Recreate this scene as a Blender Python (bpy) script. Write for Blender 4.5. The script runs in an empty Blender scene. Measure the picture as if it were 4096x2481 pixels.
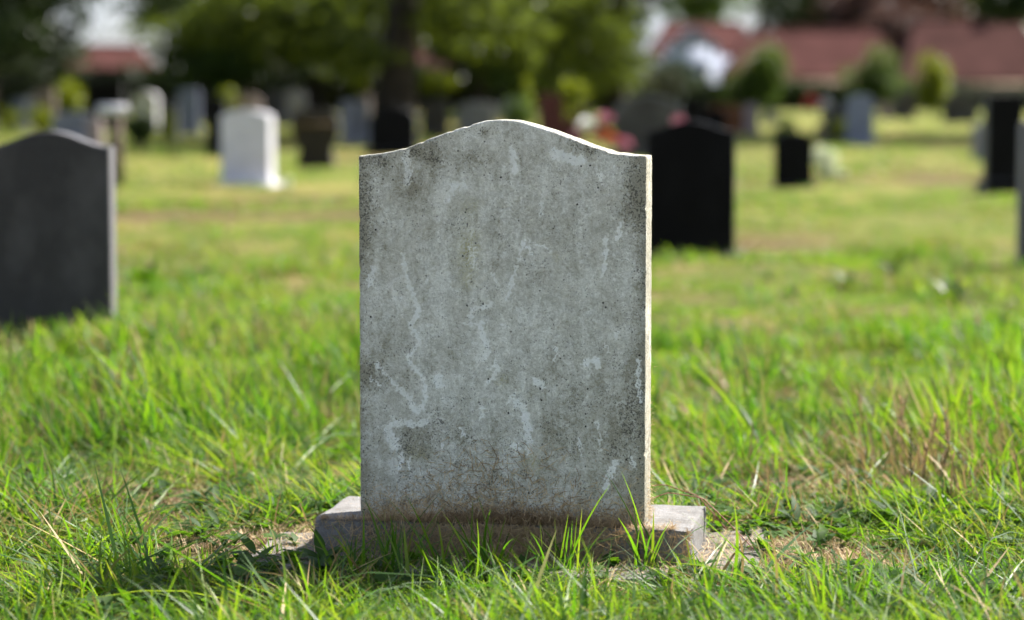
import bpy, bmesh, math, random
import numpy as np
from mathutils import Vector, noise as mnoise

R = math.radians
scene = bpy.context.scene
C = scene.collection

# ------------------------------------------------------------------ camera
FPX = 1024 * 85 / 36
PITCH = math.atan(202 / FPX)
EYE = 0.93
cam_data = bpy.data.cameras.new('camera')
cam_data.lens = 85
cam_data.sensor_width = 36
cam_data.clip_start = 0.05
cam_data.clip_end = 3000
cam_data.dof.use_dof = True
cam_data.dof.focus_distance = 4.86
cam_data.dof.aperture_fstop = 2.1
cam = bpy.data.objects.new('camera', cam_data)
C.objects.link(cam)
cam.location = (0, 0, EYE)
cam.rotation_euler = (math.pi / 2 - PITCH, 0, 0)
scene.camera = cam

# ------------------------------------------------------------------ sky, sun, exposure
SUN_ELEV, SUN_AZ = R(48), R(34)            # azimuth measured from +X towards +Y
sun_vec = Vector((math.cos(SUN_ELEV) * math.cos(SUN_AZ), math.cos(SUN_ELEV) * math.sin(SUN_AZ), math.sin(SUN_ELEV)))
world = bpy.data.worlds.new('World')
scene.world = world
world.use_nodes = True
wn, wl = world.node_tree.nodes, world.node_tree.links
bg = wn['Background']
sky = wn.new('ShaderNodeTexSky')
sky.sky_type = 'NISHITA'
sky.sun_disc = False
sky.sun_elevation = SUN_ELEV
sky.sun_rotation = math.pi / 2 - SUN_AZ
sky.air_density = 1.0
sky.dust_density = 1.5
sky.ozone_density = 1.0
# broken white summer cloud, spread evenly over the whole dome
tc = wn.new('ShaderNodeTexCoord')
cn = wn.new('ShaderNodeTexNoise')
cn.inputs['Scale'].default_value = 3.2
cn.inputs['Detail'].default_value = 6
cr = wn.new('ShaderNodeValToRGB')
cr.color_ramp.elements[0].position = 0.38
cr.color_ramp.elements[1].position = 0.60
cm = wn.new('ShaderNodeMixRGB')
cm.inputs[2].default_value = (5.2, 5.8, 7.3, 1)
wl.new(tc.outputs['Generated'], cn.inputs['Vector'])
wl.new(cn.outputs['Fac'], cr.inputs['Fac'])
cmul = wn.new('ShaderNodeMath'); cmul.operation = 'MULTIPLY'; cmul.inputs[1].default_value = 0.9
wl.new(cr.outputs['Color'], cmul.inputs[0])
wl.new(cmul.outputs[0], cm.inputs[0])
wl.new(sky.outputs['Color'], cm.inputs[1])
wl.new(cm.outputs['Color'], bg.inputs['Color'])
bg.inputs['Strength'].default_value = 0.05

sun_data = bpy.data.lights.new('sun', 'SUN')
sun_data.energy = 5.0
sun_data.angle = R(0.53)
sun_data.color = (1.0, 0.955, 0.87)
sun = bpy.data.objects.new('sun', sun_data)
C.objects.link(sun)
sun.location = (30, 20, 45)
sun.rotation_euler = sun_vec.to_track_quat('Z', 'Y').to_euler()

vs = scene.view_settings
vs.view_transform = 'Standard'
vs.look = 'None'
vs.gamma = 1
vs.use_curve_mapping = False
vs.exposure = 1.8
scene.render.engine = 'CYCLES'
cy = scene.cycles
cy.max_bounces = 4
cy.diffuse_bounces = 2
cy.glossy_bounces = 2
cy.transmission_bounces = 3
cy.transparent_max_bounces = 6
cy.caustics_reflective = False
cy.caustics_refractive = False
cy.use_denoising = True
cy.use_adaptive_sampling = True
cy.adaptive_threshold = 0.02
cy.use_light_tree = False
cy.sample_clamp_indirect = 6

# ------------------------------------------------------------------ helpers
OVS = 4096 / 2463 / 4          # picture coordinates used below -> 1024-wide pixels


def ray(px, py):
    a, b = (px - 512) / FPX, (310 - py) / FPX
    return Vector((a, math.cos(PITCH) + b * math.sin(PITCH), -math.sin(PITCH) + b * math.cos(PITCH)))


def at(x, y, Y):
    """world point seen at picture point (x, y) at distance Y"""
    d = ray(x * OVS, y * OVS)
    t = Y / d.y
    return Vector((d.x * t, Y, EYE + d.z * t))


def gh_np(x, y):
    """ground height"""
    x = np.asarray(x, float); y = np.asarray(y, float)
    rise = np.where(y < 13, 0, np.where(y < 85, 0.0115 * (y - 13), 0.828))
    rise = rise - np.clip((y - 92) / 45, 0, 1) * 0.95
    lump = 0.016 * np.sin(x * 2.1 + 1.3) * np.sin(y * 1.7 + .4) + 0.011 * np.sin(x * 4.3 + y * 2.9) + 0.02 * np.sin(x * .9 - y * .63 + 2)
    d = np.maximum(np.abs(x) - 0.6, 0) ** 2 + np.maximum(np.abs(y - 5.0) - 0.4, 0) ** 2
    w = np.clip(np.sqrt(d) / 1.1, 0, 1)
    ridge = 0.02 * np.exp(-((x + 1.6) / 1.1) ** 2 - ((y - 8.3) / 1.2) ** 2) + 0.05 * np.exp(-((x - 1.5) / .7) ** 2 - ((y - 6.9) / .9) ** 2)
    hollow = -0.05 * np.exp(-((x - .93) / .16) ** 2 - ((y - 4.93) / .13) ** 2)
    return rise + lump * w + ridge + hollow


def gh(x, y):
    return float(gh_np(x, y))


def ground_at(x, y):
    d = ray(x * OVS, y * OVS)
    t = 3.0
    while t < 300:
        px, py, pz = d.x * t, d.y * t, EYE + d.z * t
        if pz < gh(px, py):
            return Vector((px, py, gh(px, py)))
        t += max(0.02, t * 0.002)
    return Vector((d.x * 85, d.y * 85, gh(d.x * 85, d.y * 85)))


def np_mesh(name, V, F, attrs=None, smooth=False):
    V = np.asarray(V, np.float32); F = np.asarray(F, np.int32)
    me = bpy.data.meshes.new(name)
    me.vertices.add(len(V)); me.vertices.foreach_set('co', V.ravel())
    k = F.shape[1]
    me.loops.add(F.size); me.loops.foreach_set('vertex_index', F.ravel())
    me.polygons.add(len(F))
    me.polygons.foreach_set('loop_start', np.arange(len(F), dtype=np.int32) * k)
    me.polygons.foreach_set('loop_total', np.full(len(F), k, np.int32))
    if smooth:
        me.polygons.foreach_set('use_smooth', np.ones(len(F), bool))
    for n, (typ, arr) in (attrs or {}).items():
        a = me.attributes.new(n, typ, 'POINT')
        a.data.foreach_set('vector' if typ == 'FLOAT_VECTOR' else 'value', np.asarray(arr).ravel())
    me.update(calc_edges=True)
    return me


def link(name, me, mat=None, parent=None, loc=None, rotz=None):
    o = bpy.data.objects.new(name, me)
    C.objects.link(o)
    if mat and not me.materials:
        me.materials.append(mat)
    if parent:
        o.parent = parent
    if loc is not None:
        o.location = loc
    if rotz is not None:
        o.rotation_euler = (0, 0, rotz)
    return o


def tag(o, label=None, cat=None, group=None, kind=None):
    for k, v in (('label', label), ('category', cat), ('group', group), ('kind', kind)):
        if v:
            o[k] = v
    return o


def empty(name, loc, rotz=0):
    o = bpy.data.objects.new(name, None)
    o.empty_display_size = 0.1
    C.objects.link(o)
    o.location = loc
    o.rotation_euler = (0, 0, rotz)
    return o


def bm_mesh(name, bm, smooth=False):
    me = bpy.data.meshes.new(name)
    bm.to_mesh(me); bm.free()
    if smooth:
        for p in me.polygons:
            p.use_smooth = True
    return me


class Geo:
    """collects numpy pieces of one mesh"""
    def __init__(s): s.V, s.F, s.A, s.n = [], [], [], 0
    def add(s, V, F, A=None):
        V = np.asarray(V, float)
        s.V.append(V); s.F.append(np.asarray(F) + s.n); s.n += len(V)
        s.A.append(np.zeros(len(V)) if A is None else A)
    def mesh(s, name, attr=None, smooth=False):
        at_ = {attr: ('FLOAT', np.concatenate(s.A))} if attr else None
        return np_mesh(name, np.concatenate(s.V), np.concatenate(s.F), at_, smooth)


def tube(path, radii, n=8):
    """tube along a path, quads; returns V, F"""
    P = np.asarray(path, float); m = len(P)
    T = np.gradient(P, axis=0)
    T /= np.linalg.norm(T, axis=1, keepdims=True) + 1e-9
    ref = np.array([0, 0, 1.0]) if abs(T[0, 2]) < .8 else np.array([1.0, 0, 0])
    U = np.cross(T, ref); U /= np.linalg.norm(U, axis=1, keepdims=True) + 1e-9
    W = np.cross(T, U)
    a = np.arange(n) * 2 * math.pi / n
    r = np.asarray(radii, float)[:, None, None]
    V = P[:, None] + r * (np.cos(a)[None, :, None] * U[:, None] + np.sin(a)[None, :, None] * W[:, None])
    F = [(i * n + j, i * n + (j + 1) % n, (i + 1) * n + (j + 1) % n, (i + 1) * n + j) for i in range(m - 1) for j in range(n)]
    return V.reshape(-1, 3), np.array(F)


# ------------------------------------------------------------------ materials
class Mat:
    def __init__(s, name):
        s.m = bpy.data.materials.new(name); s.m.use_nodes = True
        s.n, s.l = s.m.node_tree.nodes, s.m.node_tree.links
        s.b = s.n['Principled BSDF']; s.out = s.n['Material Output']
    def val(s, x):
        return x
    def put(s, sock, v):
        if hasattr(v, 'is_linked') or hasattr(v, 'links'):
            s.l.new(v, sock)
        elif isinstance(v, (tuple, list)) and len(v) == 3 and sock.type == 'RGBA':
            sock.default_value = (*v, 1)
        else:
            sock.default_value = v
    def coord(s, out='Object'):
        return s.n.new('ShaderNodeTexCoord').outputs[out]
    def mapping(s, vec, scale=(1, 1, 1)):
        k = s.n.new('ShaderNodeMapping'); s.l.new(vec, k.inputs['Vector']); k.inputs['Scale'].default_value = scale
        return k.outputs[0]
    def noise(s, vec, scale, detail=4, rough=.55, dist=0):
        k = s.n.new('ShaderNodeTexNoise'); s.l.new(vec, k.inputs['Vector'])
        k.inputs['Scale'].default_value = scale; k.inputs['Detail'].default_value = detail
        k.inputs['Roughness'].default_value = rough; k.inputs['Distortion'].default_value = dist
        return k.outputs['Fac']
    def voronoi(s, vec, scale, feature='F1'):
        k = s.n.new('ShaderNodeTexVoronoi'); s.l.new(vec, k.inputs['Vector']); k.feature = feature
        k.inputs['Scale'].default_value = scale
        return k.outputs['Distance']
    def ramp(s, fac, a, b, lo=0.0, hi=1.0):
        k = s.n.new('ShaderNodeMapRange'); k.clamp = True
        s.l.new(fac, k.inputs[0])
        k.inputs[1].default_value, k.inputs[2].default_value = a, b
        k.inputs[3].default_value, k.inputs[4].default_value = lo, hi
        return k.outputs[0]
    def math(s, op, a, b=0.0, clamp=False):
        k = s.n.new('ShaderNodeMath'); k.operation = op; k.use_clamp = clamp
        s.put(k.inputs[0], a); s.put(k.inputs[1], b)
        return k.outputs[0]
    def mix(s, fac, a, b):
        k = s.n.new('ShaderNodeMixRGB')
        s.put(k.inputs[0], fac); s.put(k.inputs[1], a); s.put(k.inputs[2], b)
        return k.outputs[0]
    def attr(s, name, typ='GEOMETRY'):
        k = s.n.new('ShaderNodeAttribute'); k.attribute_name = name; k.attribute_type = typ
        return k.outputs['Fac']
    def rand(s):
        return s.n.new('ShaderNodeObjectInfo').outputs['Random']
    def bump(s, h, strength=.5, dist=.01):
        k = s.n.new('ShaderNodeBump'); s.l.new(h, k.inputs['Height'])
        k.inputs['Strength'].default_value = strength; k.inputs['Distance'].default_value = dist
        s.l.new(k.outputs[0], s.b.inputs['Normal'])
    def base(s, col, rough=.8, spec=.3):
        s.put(s.b.inputs['Base Color'], col); s.put(s.b.inputs['Roughness'], rough)
        s.b.inputs['Specular IOR Level'].default_value = spec
        return s
    def translucent(s, col, amount):
        t = s.n.new('ShaderNodeBsdfTranslucent'); s.put(t.inputs['Color'], col)
        k = s.n.new('ShaderNodeMixShader'); s.put(k.inputs[0], amount)
        s.l.new(s.b.outputs[0], k.inputs[1]); s.l.new(t.outputs[0], k.inputs[2])
        s.l.new(k.outputs[0], s.out.inputs['Surface'])
        return s


def plain(name, col, rough=.8, spec=.3, var=.25, scale=12):
    m = Mat(name); c = m.coord()
    f = m.ramp(m.noise(c, scale, 5), .3, .7)
    m.base(m.mix(f, tuple(x * (1 - var) for x in col), tuple(min(1, x * (1 + var)) for x in col)), rough, spec)
    m.bump(m.noise(c, scale * 6, 4), .25, .01)
    return m.m


def tablet_material():
    m = Mat('weathered_limestone'); c = m.coord()
    trail = m.attr('trail'); stain_dim = m.attr('stain_dim'); yellow = m.attr('yellow')
    n1 = m.noise(c, 14, 6, .65); n2 = m.noise(m.mapping(c, (1, 1, .35)), 45, 6, .7, .5); n3 = m.noise(c, 190, 4, .7)
    n4 = m.noise(c, 420, 2, .6)
    n5 = m.noise(c, 75, 5, .75, 1.2)
    vein = m.math('ABSOLUTE', m.math('SUBTRACT', m.noise(c, 34, 5, .7, 1.5), .5))
    f = m.math('ADD', m.math('MULTIPLY', n1, .82), m.math('MULTIPLY', n2, .60))
    f = m.math('ADD', f, m.math('MULTIPLY', m.math('SUBTRACT', n5, .5), 1.0))
    drip = m.noise(m.mapping(c, (1, 1, .10)), 38, 4, .6, .3)
    f = m.math('ADD', f, m.math('MULTIPLY', m.math('SUBTRACT', drip, .5), .45))
    f = m.math('ADD', f, m.ramp(vein, .0, .045, .16, 0))
    f = m.math('ADD', f, m.math('MULTIPLY', m.math('SUBTRACT', n3, .5), .60))
    f = m.math('ADD', f, m.math('MULTIPLY', trail, .22))
    f = m.math('SUBTRACT', f, m.math('MULTIPLY', stain_dim, .50))
    f = m.ramp(f, .34, 1.0)
    col = m.mix(f, (.31, .295, .235), (.82, .82, .765))
    tm = m.math('MULTIPLY', m.ramp(m.math('ADD', trail, m.math('MULTIPLY', m.math('SUBTRACT', n5, .5), 1.0)), .48, .62), .72)
    col = m.mix(tm, col, (.84, .85, .82))
    # brown algae film in broad vertical drifts
    alg = m.ramp(m.noise(m.mapping(c, (1, 1, .5)), 9, 5, .6, .8), .48, .72, 0, .55)
    alg = m.math('MULTIPLY', alg, m.ramp(n3, .35, .65))
    col = m.mix(alg, col, (.27, .235, .145))
    ymask = m.math('MULTIPLY', yellow, m.ramp(n3, .4, .6), True)
    col = m.mix(ymask, col, (.36, .33, .13))
    # black lichen specks, thicker where stained and on the darkened sides
    sp = m.math('ADD', m.noise(c, 300, 2, .5), m.math('MULTIPLY', stain_dim, .16))
    sp = m.math('ADD', sp, m.math('MULTIPLY', m.math('SUBTRACT', m.noise(c, 22, 3), .5), .35))
    col = m.mix(m.ramp(sp,   .655, .745, 0, .7), col, (.045, .042, .038))
    v = m.voronoi(c, 62)
    col = m.mix(m.math('MULTIPLY', m.ramp(v, .10, .16, 1, 0), m.ramp(m.noise(c, 31, 2), .56, .62)), col, (.03, .028, .025))
    m.base(col, .92, .2)
    h = m.math('ADD', m.math('MULTIPLY', n3, .6), m.math('ADD', m.math('MULTIPLY', n4, .4), m.math('MULTIPLY', n2, .6)))
    m.bump(h, .55, .004)
    return m.m


def concrete_material(name, light, dark, orange=.35):
    m = Mat(name); c = m.coord()
    n1 = m.noise(c, 11, 6, .65); n2 = m.noise(c, 90, 5, .7)
    f = m.ramp(m.math('ADD', m.math('MULTIPLY', n1, .6), m.math('MULTIPLY', n2, .6)), .38, .82)
    col = m.mix(f, dark, light)
    col = m.mix(m.ramp(m.noise(c, 55, 4, .7), .58, .68, 0, orange), col, (.42, .24, .07))
    col = m.mix(m.ramp(m.noise(c, 260, 2), .64, .74, 0, .8), col, (.06, .055, .05))
    m.base(col, .95, .2)
    m.bump(m.math('ADD', n2, m.noise(c, 300, 3)), .7, .006)
    return m.m


def granite(name, col, rough=.22, fleck=.5, edge=(.10, .10, .105), spec=.05, painted_sheen=.35):
    m = Mat(name); c = m.coord()
    f = m.ramp(m.noise(c, 130, 3, .7), .42, .66, 0, fleck)
    cc = m.mix(f, col, tuple(min(1, x * 2.6 + .02) for x in col))
    cc = m.mix(m.ramp(m.noise(m.mapping(c, (1, 1, .6)), 3.2, 4), .47, .60, 0, painted_sheen), cc, tuple(x * 2.4 + .004 for x in col))  # pale smears painted in, imitating reflections on the polished face
    sp = m.n.new('ShaderNodeSeparateXYZ'); m.l.new(m.coord('Normal'), sp.inputs[0])
    sawn = m.ramp(m.math('ABSOLUTE', sp.outputs['Y']), .5, .8, 1, 0)          # unpolished sawn edges are paler
    cc = m.mix(sawn, cc, edge)
    m.base(cc, m.ramp(m.noise(c, 5, 5), .3, .8, rough * .9, rough * 1.8), spec)
    return m.m


def blade_material():
    m = Mat('grass_blade')
    rnd, t = m.attr('rnd'), m.attr('t')
    dry = m.attr('dry')
    c = m.coord()
    k = m.math('ADD', m.math('MULTIPLY', rnd, .75), m.math('MULTIPLY', m.math('SUBTRACT', m.noise(c, 2.2, 3, .6), .38), 1.0), True)
    sp = m.n.new('ShaderNodeSeparateXYZ'); m.l.new(c, sp.inputs[0])
    green = m.mix(m.ramp(k, 0, .55), (.010, .036, .005), (.036, .092, .008))
    green = m.mix(m.ramp(k, .5, 1), green, (.140, .190, .020))
    trans = m.mix(m.ramp(k, 0, .55), (.055, .20, .008), (.19, .42, .009))
    trans = m.mix(m.ramp(k, .5, 1), trans, (.46, .56, .030))
    d = m.ramp(m.math('SUBTRACT', m.math('ADD', dry, m.math('MULTIPLY', m.math('FRACT', m.math('MULTIPLY', rnd, 37.3)), .95)), 1.0), -.06, .06)
    straw = m.mix(m.math('FRACT', m.math('MULTIPLY', rnd, 91.7)), (.17, .11, .045), (.38, .28, .13))
    sheath = m.ramp(t, .0, .22, .55, 0)
    green = m.mix(sheath, green, (.10, .11, .035))
    m.base(m.mix(d, green, straw), m.ramp(m.math('ADD', d, m.ramp(m.math('FRACT', m.math('MULTIPLY', rnd, 17.9)), .22, .3)), 0, 1, .44, .62), .28)
    m.translucent(m.mix(d, trans, (.40, .28, .12)), m.ramp(d, 0, 1, .36, .2))
    return m.m


def leaf_material(name, dark, light, trans, amount=.42, rough=.45):
    m = Mat(name)
    rnd = m.attr('rnd')
    m.base(m.mix(rnd, dark, light), rough, .22)
    m.translucent(m.mix(rnd, tuple(x * .7 for x in trans), trans), amount)
    return m.m


def straw_material():
    m = Mat('dry_straw'); rnd = m.attr('rnd')
    m.base(m.mix(rnd, (.15, .09, .045), (.60, .46, .27)), .6, .3)
    m.translucent((.40, .26, .12), .2)
    return m.m


def ground_material():
    m = Mat('lawn_soil'); c = m.coord()
    n1 = m.noise(c, .55, 5, .6); n2 = m.noise(c, 7, 6, .7); n3 = m.noise(c, 60, 5, .75)
    far = m.ramp(m.n_y(c), 9, 26) if hasattr(m, 'n_y') else None
    sep = m.n.new('ShaderNodeSeparateXYZ'); m.l.new(c, sep.inputs[0])
    far = m.ramp(sep.outputs['Y'], 7, 20)
    thatch = m.mix(m.ramp(n3, .35, .65), (.028, .019, .011), (.14, .092, .046))
    thatch = m.mix(m.ramp(n2, .45, .7, 0, .6), thatch, (.13, .065, .032))
    green = m.mix(m.ramp(n2, .35, .65), (.052, .080, .009), (.19, .20, .036))
    green = m.mix(m.ramp(n1, .48, .66, 0, .75), green, (.26, .19, .065))
    dry = m.attr('dry')
    gfac = m.math('MULTIPLY', m.ramp(far, 0, 1, .35, 1), m.ramp(m.math('ADD', dry, m.math('MULTIPLY', n2, .4)), .35, .85, 1, 0))
    m.base(m.mix(gfac, thatch, green), .95, .15)
    m.bump(m.math('ADD', n2, n3), .8, .03)
    return m.m


M_TABLET = tablet_material()
M_PLINTH = concrete_material('weathered_plinth', (.27, .265, .268), (.105, .098, .088), .28)
M_SLAB = concrete_material('old_concrete', (.22, .208, .195), (.105, .092, .078), .25)
M_BLADE = blade_material()
M_STRAW = straw_material()
M_GROUND = ground_material()
M_BLACK = granite('black_granite', (.0028, .0028, .0030), .28, .2)
M_CHAR = granite('charcoal_granite', (.029, .027, .026), .34, .5, (.17, .165, .175), .16, 1.0)
M_BROWN = granite('brown_granite', (.020, .016, .010), .3)
M_MAROON = granite('dark_red_granite', (.055, .018, .016), .3)
M_WHITE = plain('white_marble', (.52, .51, .55), .6, .3, .12, 6)
M_GREY = plain('grey_stone', (.17, .172, .19), .75, .3, .25, 5)
M_BLUE = plain('blue_grey_stone', (.135, .15, .21), .7, .3, .22, 5)
M_PINK = plain('pinkish_stone', (.24, .19, .185), .8, .2, .2, 6)
M_GOLD = plain('gilded_band', (.07, .042, .014), .5, .3, .3, 20)
M_WOOD = plain('weathered_wood', (.13, .095, .075), .8, .2, .3, 9)
M_RUST = plain('rust_stone', (.11, .040, .014), .7, .3, .3, 6)
M_BARK = plain('dark_bark', (.035, .029, .024), .95, .1, .45, 4)
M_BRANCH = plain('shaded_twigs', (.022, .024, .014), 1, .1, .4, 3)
M_ROOF = plain('red_roof_tiles', (.070, .030, .027), .95, .03, .3, .9)
M_ROOF2 = plain('brown_red_roof_tiles', (.058, .027, .024), .95, .03, .3, .9)
M_RENDER = plain('white_render', (.40, .43, .54), .85, .2, .06, 1)
M_BRICK = plain('pale_brick', (.36, .27, .21), .9, .2, .2, 1.5)
M_GLASS = plain('window_glass', (.05, .06, .07), .1, .6, .1, 1)
M_FRAME = plain('window_paint', (.75, .75, .74), .5, .4, .05, 3)
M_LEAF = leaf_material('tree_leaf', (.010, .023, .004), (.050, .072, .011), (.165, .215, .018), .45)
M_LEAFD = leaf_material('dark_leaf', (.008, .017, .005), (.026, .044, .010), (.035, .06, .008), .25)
M_LEAFY = leaf_material('yellow_leaf', (.05, .075, .005), (.13, .15, .010), (.28, .33, .012), .45)
M_LEAFC = leaf_material('copper_leaf', (.045, .028, .028), (.10, .06, .055), (.12, .06, .04), .3)
M_BUSH = leaf_material('bush_leaf', (.015, .036, .008), (.056, .090, .017), (.11, .18, .014), .34)
M_WEED = leaf_material('weed_leaf', (.018, .050, .007), (.060, .115, .014), (.14, .30, .010), .42, .6)
M_PALE = leaf_material('pale_flower', (.55, .58, .42), (.72, .75, .60), (.5, .55, .35), .3)
M_STEM = plain('red_stem', (.19, .045, .030), .5, .4, .3, 60)
M_SEED = leaf_material('seed_head', (.30, .20, .12), (.52, .36, .24), (.45, .28, .15), .3)
M_DARKSTEM = plain('dark_stem', (.050, .055, .020), .6, .3, .4, 80)
M_RED = plain('red_petals', (.64, .10, .085), .6, .2, .25, 40)
M_PINKF = plain('pink_petals', (.58, .26, .34), .6, .2, .2, 40)
M_WHITEF = plain('white_petals', (.85, .84, .82), .6, .2, .05, 40)
M_POT = plain('dark_pot', (.06, .05, .05), .5, .4, .2, 20)

# ------------------------------------------------------------------ layout maps for the lawn
rng = np.random.default_rng(11)
GX, GY, GROT = 0.0013, 5.004, R(-10)          # gravestone centre and turn


def local(x, y):
    """world -> gravestone frame"""
    dx, dy = np.asarray(x) - GX, np.asarray(y) - GY
    c, s = math.cos(-GROT), math.sin(-GROT)
    return dx * c - dy * s, dx * s + dy * c


def wnoise(x, y, s, seed):
    """cheap smooth value noise 0..1"""
    r = np.random.default_rng(seed)
    tot = np.zeros(np.shape(x)); amp = 0
    for k in range(6):
        a = r.uniform(0, 2 * math.pi); fr = s * r.uniform(.6, 1.7); ph = r.uniform(0, 7)
        b = r.uniform(0, 2 * math.pi); fr2 = s * r.uniform(.6, 1.7); ph2 = r.uniform(0, 7)
        tot += np.sin((x * np.cos(a) + y * np.sin(a)) * fr + ph) * np.sin((x * np.cos(b) + y * np.sin(b)) * fr2 + ph2)
        amp += 1
    return .5 + tot / amp * 1.1


def blob(x, y, cx, cy, rx, ry):
    return np.exp(-((x - cx) / rx) ** 2 - ((y - cy) / ry) ** 2)


def dryness(x, y):
    lx, ly = local(x, y)
    d = np.zeros(np.shape(x))
    edge = np.sqrt(np.maximum(np.abs(lx) - .42, 0) ** 2 + np.maximum(np.abs(ly + .03) - .17, 0) ** 2)
    d += .75 * np.exp(-(edge / .11) ** 2)
    d += .9 * blob(x, y, -.58, 5.13, .18, .12)        # straw left of the footing
    d += .32 * blob(x, y, -.80, 5.42, .22, .12)
    d += .95 * blob(x, y, .53, 4.93, .13, .15)        # worn patch right of the footing
    d += .85 * blob(x, y, .68, 4.95, .16, .10)        # stubble
    d += .80 * blob(x, y, .84, 5.95, .22, .25)        # rusty dead growth
    d += .7 * blob(x, y, 1.2, 7.6, .5, .22)
    d += 1.1 * blob(x, y, -2.1, 19.0, 2.6, .6)
    d += .8 * blob(x, y, -1.9, 22.6, .9, .5)
    d += .7 * blob(x, y, 1.55, 15.9, .6, .5)
    d += .5 * blob(x, y, 4.5, 26, 2.5, 1.2)
    mid = np.clip((y - 7) / 8, 0, 1)
    d += mid * np.clip(wnoise(x, y, 1.3, 5) - .55, 0, 1) * 1.2
    d += (1 - mid) * np.clip(wnoise(x, y, 4.5, 8) - .62, 0, 1) * 1.1
    return np.clip(d, 0, 1)


def inside_block(x, y, pad=0.0):
    lx, ly = local(x, y)
    return (np.abs(lx) < .391 + pad) & (np.abs(ly) < .154 + pad)


# ------------------------------------------------------------------ ground sheet
def axis(lo, hi, fine_lo, fine_hi, step, growth=1.28):
    a = list(np.arange(fine_lo, fine_hi + 1e-6, step))
    s = step
    v = fine_hi
    while v < hi:
        s *= growth; v += s; a.append(min(v, hi))
    s = step; v = fine_lo
    while v > lo:
        s *= growth; v -= s; a.insert(0, max(v, lo))
    return np.array(a)


xs = axis(-900, 900, -3.2, 3.2, .07, 1.12)
ys = axis(-300, 1800, 3.2, 12, .07, 1.06)
X, Y = np.meshgrid(xs, ys)
Z = gh_np(X, Y)
V = np.stack([X, Y, Z], -1).reshape(-1, 3)
nx, ny = len(xs), len(ys)
i, j = np.meshgrid(np.arange(nx - 1), np.arange(ny - 1))
a = (j * nx + i).ravel()
ground = link('ground', np_mesh('ground', V, np.stack([a, a + 1, a + nx + 1, a + nx], 1), {'dry': ('FLOAT', dryness(V[:, 0], V[:, 1]))}, True), M_GROUND)
tag(ground, 'uneven churchyard lawn with dry straw patches', kind='structure')


# ------------------------------------------------------------------ rough stone blocks
def rough_box(name, sx, sy, sz, step, bevel, amp, seed, chips=()):
    """box with worn round edges and an uneven skin; origin at bottom centre"""
    bm = bmesh.new()
    nx, ny, nz = max(2, int(sx / step)), max(2, int(sy / step)), max(2, int(sz / step))
    idx = {}
    def vert(i, j, k):
        if (i, j, k) not in idx:
            idx[(i, j, k)] = bm.verts.new(((i / nx - .5) * sx, (j / ny - .5) * sy, k / nz * sz))
        return idx[(i, j, k)]
    def quad(*q): bm.faces.new([vert(*c) for c in q])
    for i in range(nx):
        for j in range(ny):
            quad((i, j, nz), (i + 1, j, nz), (i + 1, j + 1, nz), (i, j + 1, nz)); quad((i, j, 0), (i, j + 1, 0), (i + 1, j + 1, 0), (i + 1, j, 0))
    for i in range(nx):
        for k in range(nz):
            quad((i, 0, k), (i + 1, 0, k), (i + 1, 0, k + 1), (i, 0, k + 1)); quad((i, ny, k), (i, ny, k + 1), (i + 1, ny, k + 1), (i + 1, ny, k))
    for j in range(ny):
        for k in range(nz):
            quad((0, j, k), (0, j, k + 1), (0, j + 1, k + 1), (0, j + 1, k)); quad((nx, j, k), (nx, j + 1, k), (nx, j + 1, k + 1), (nx, j, k + 1))
    off = Vector((seed * 3.1, seed * 1.7, seed))
    for v in bm.verts:
        p = v.co.copy()
        b = bevel * (1 + 1.2 * mnoise.noise(p * 14 + off))
        q = Vector((max(-sx / 2 + b, min(sx / 2 - b, p.x)), max(-sy / 2 + b, min(sy / 2 - b, p.y)), max(0, min(sz - b, p.z))))
        d = p - q
        if d.length > b > 0:
            p = q + d.normalized() * b
        n = Vector((mnoise.noise(p * 22 + off), mnoise.noise(p * 22 + off * 2), mnoise.noise(p * 22 + off * 3)))
        p += n * amp + Vector((0, 0, 1)) * 0
        for cc, r, push in chips:
            dd = (p - Vector(cc)).length
            if dd < r:
                p += Vector(push) * (1 - dd / r) ** .6 * (1 + .6 * mnoise.noise(p * 60))
        v.co = p
    return bm_mesh(name, bm)


# ------------------------------------------------------------------ the main gravestone
BASE_Z = 0.014
PL_H = 0.074
WID, SHO, THK = 0.590, 0.747, 0.104
prof_s = np.array([0, .114, .2, .36, .4, .526, .608, .757, .866, .93, 1.0])
prof_h = np.array([.1247, .1195, .1068, .0832, .0742, .0526, .0345, .0143, .0052, .0022, .0012]) * WID


def top_h(x):
    s = np.abs(np.asarray(x)) / (WID / 2)
    q = np.linspace(0, 1.05, 400)
    h = np.interp(q, prof_s, prof_h)
    k = np.ones(41) / 41
    h = np.convolve(np.pad(np.concatenate([h[:0:-1][-30:], h]), (0, 30), 'edge'), k, 'same')[30:-30] if False else np.convolve(np.pad(h, (20, 20), 'reflect'), k, 'valid')
    return SHO + np.interp(s, q, h)


def zoomA(p): return (1400 + p[0] * .5697, 450 + p[1] * .5697)
def zoomB(p): return (1400 + p[0] * .5697, 1200 + p[1] * .5697)
def face(p):                                      # photograph point -> tablet face coordinates in metres
    fy = (p[1] - 625) / (2088 - 625)
    xl, xr = 1443 + 3 * fy, 2585 - 18 * fy
    return ((p[0] - xl) / (xr - xl) - .5) * WID, (1 - fy) * SHO


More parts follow.
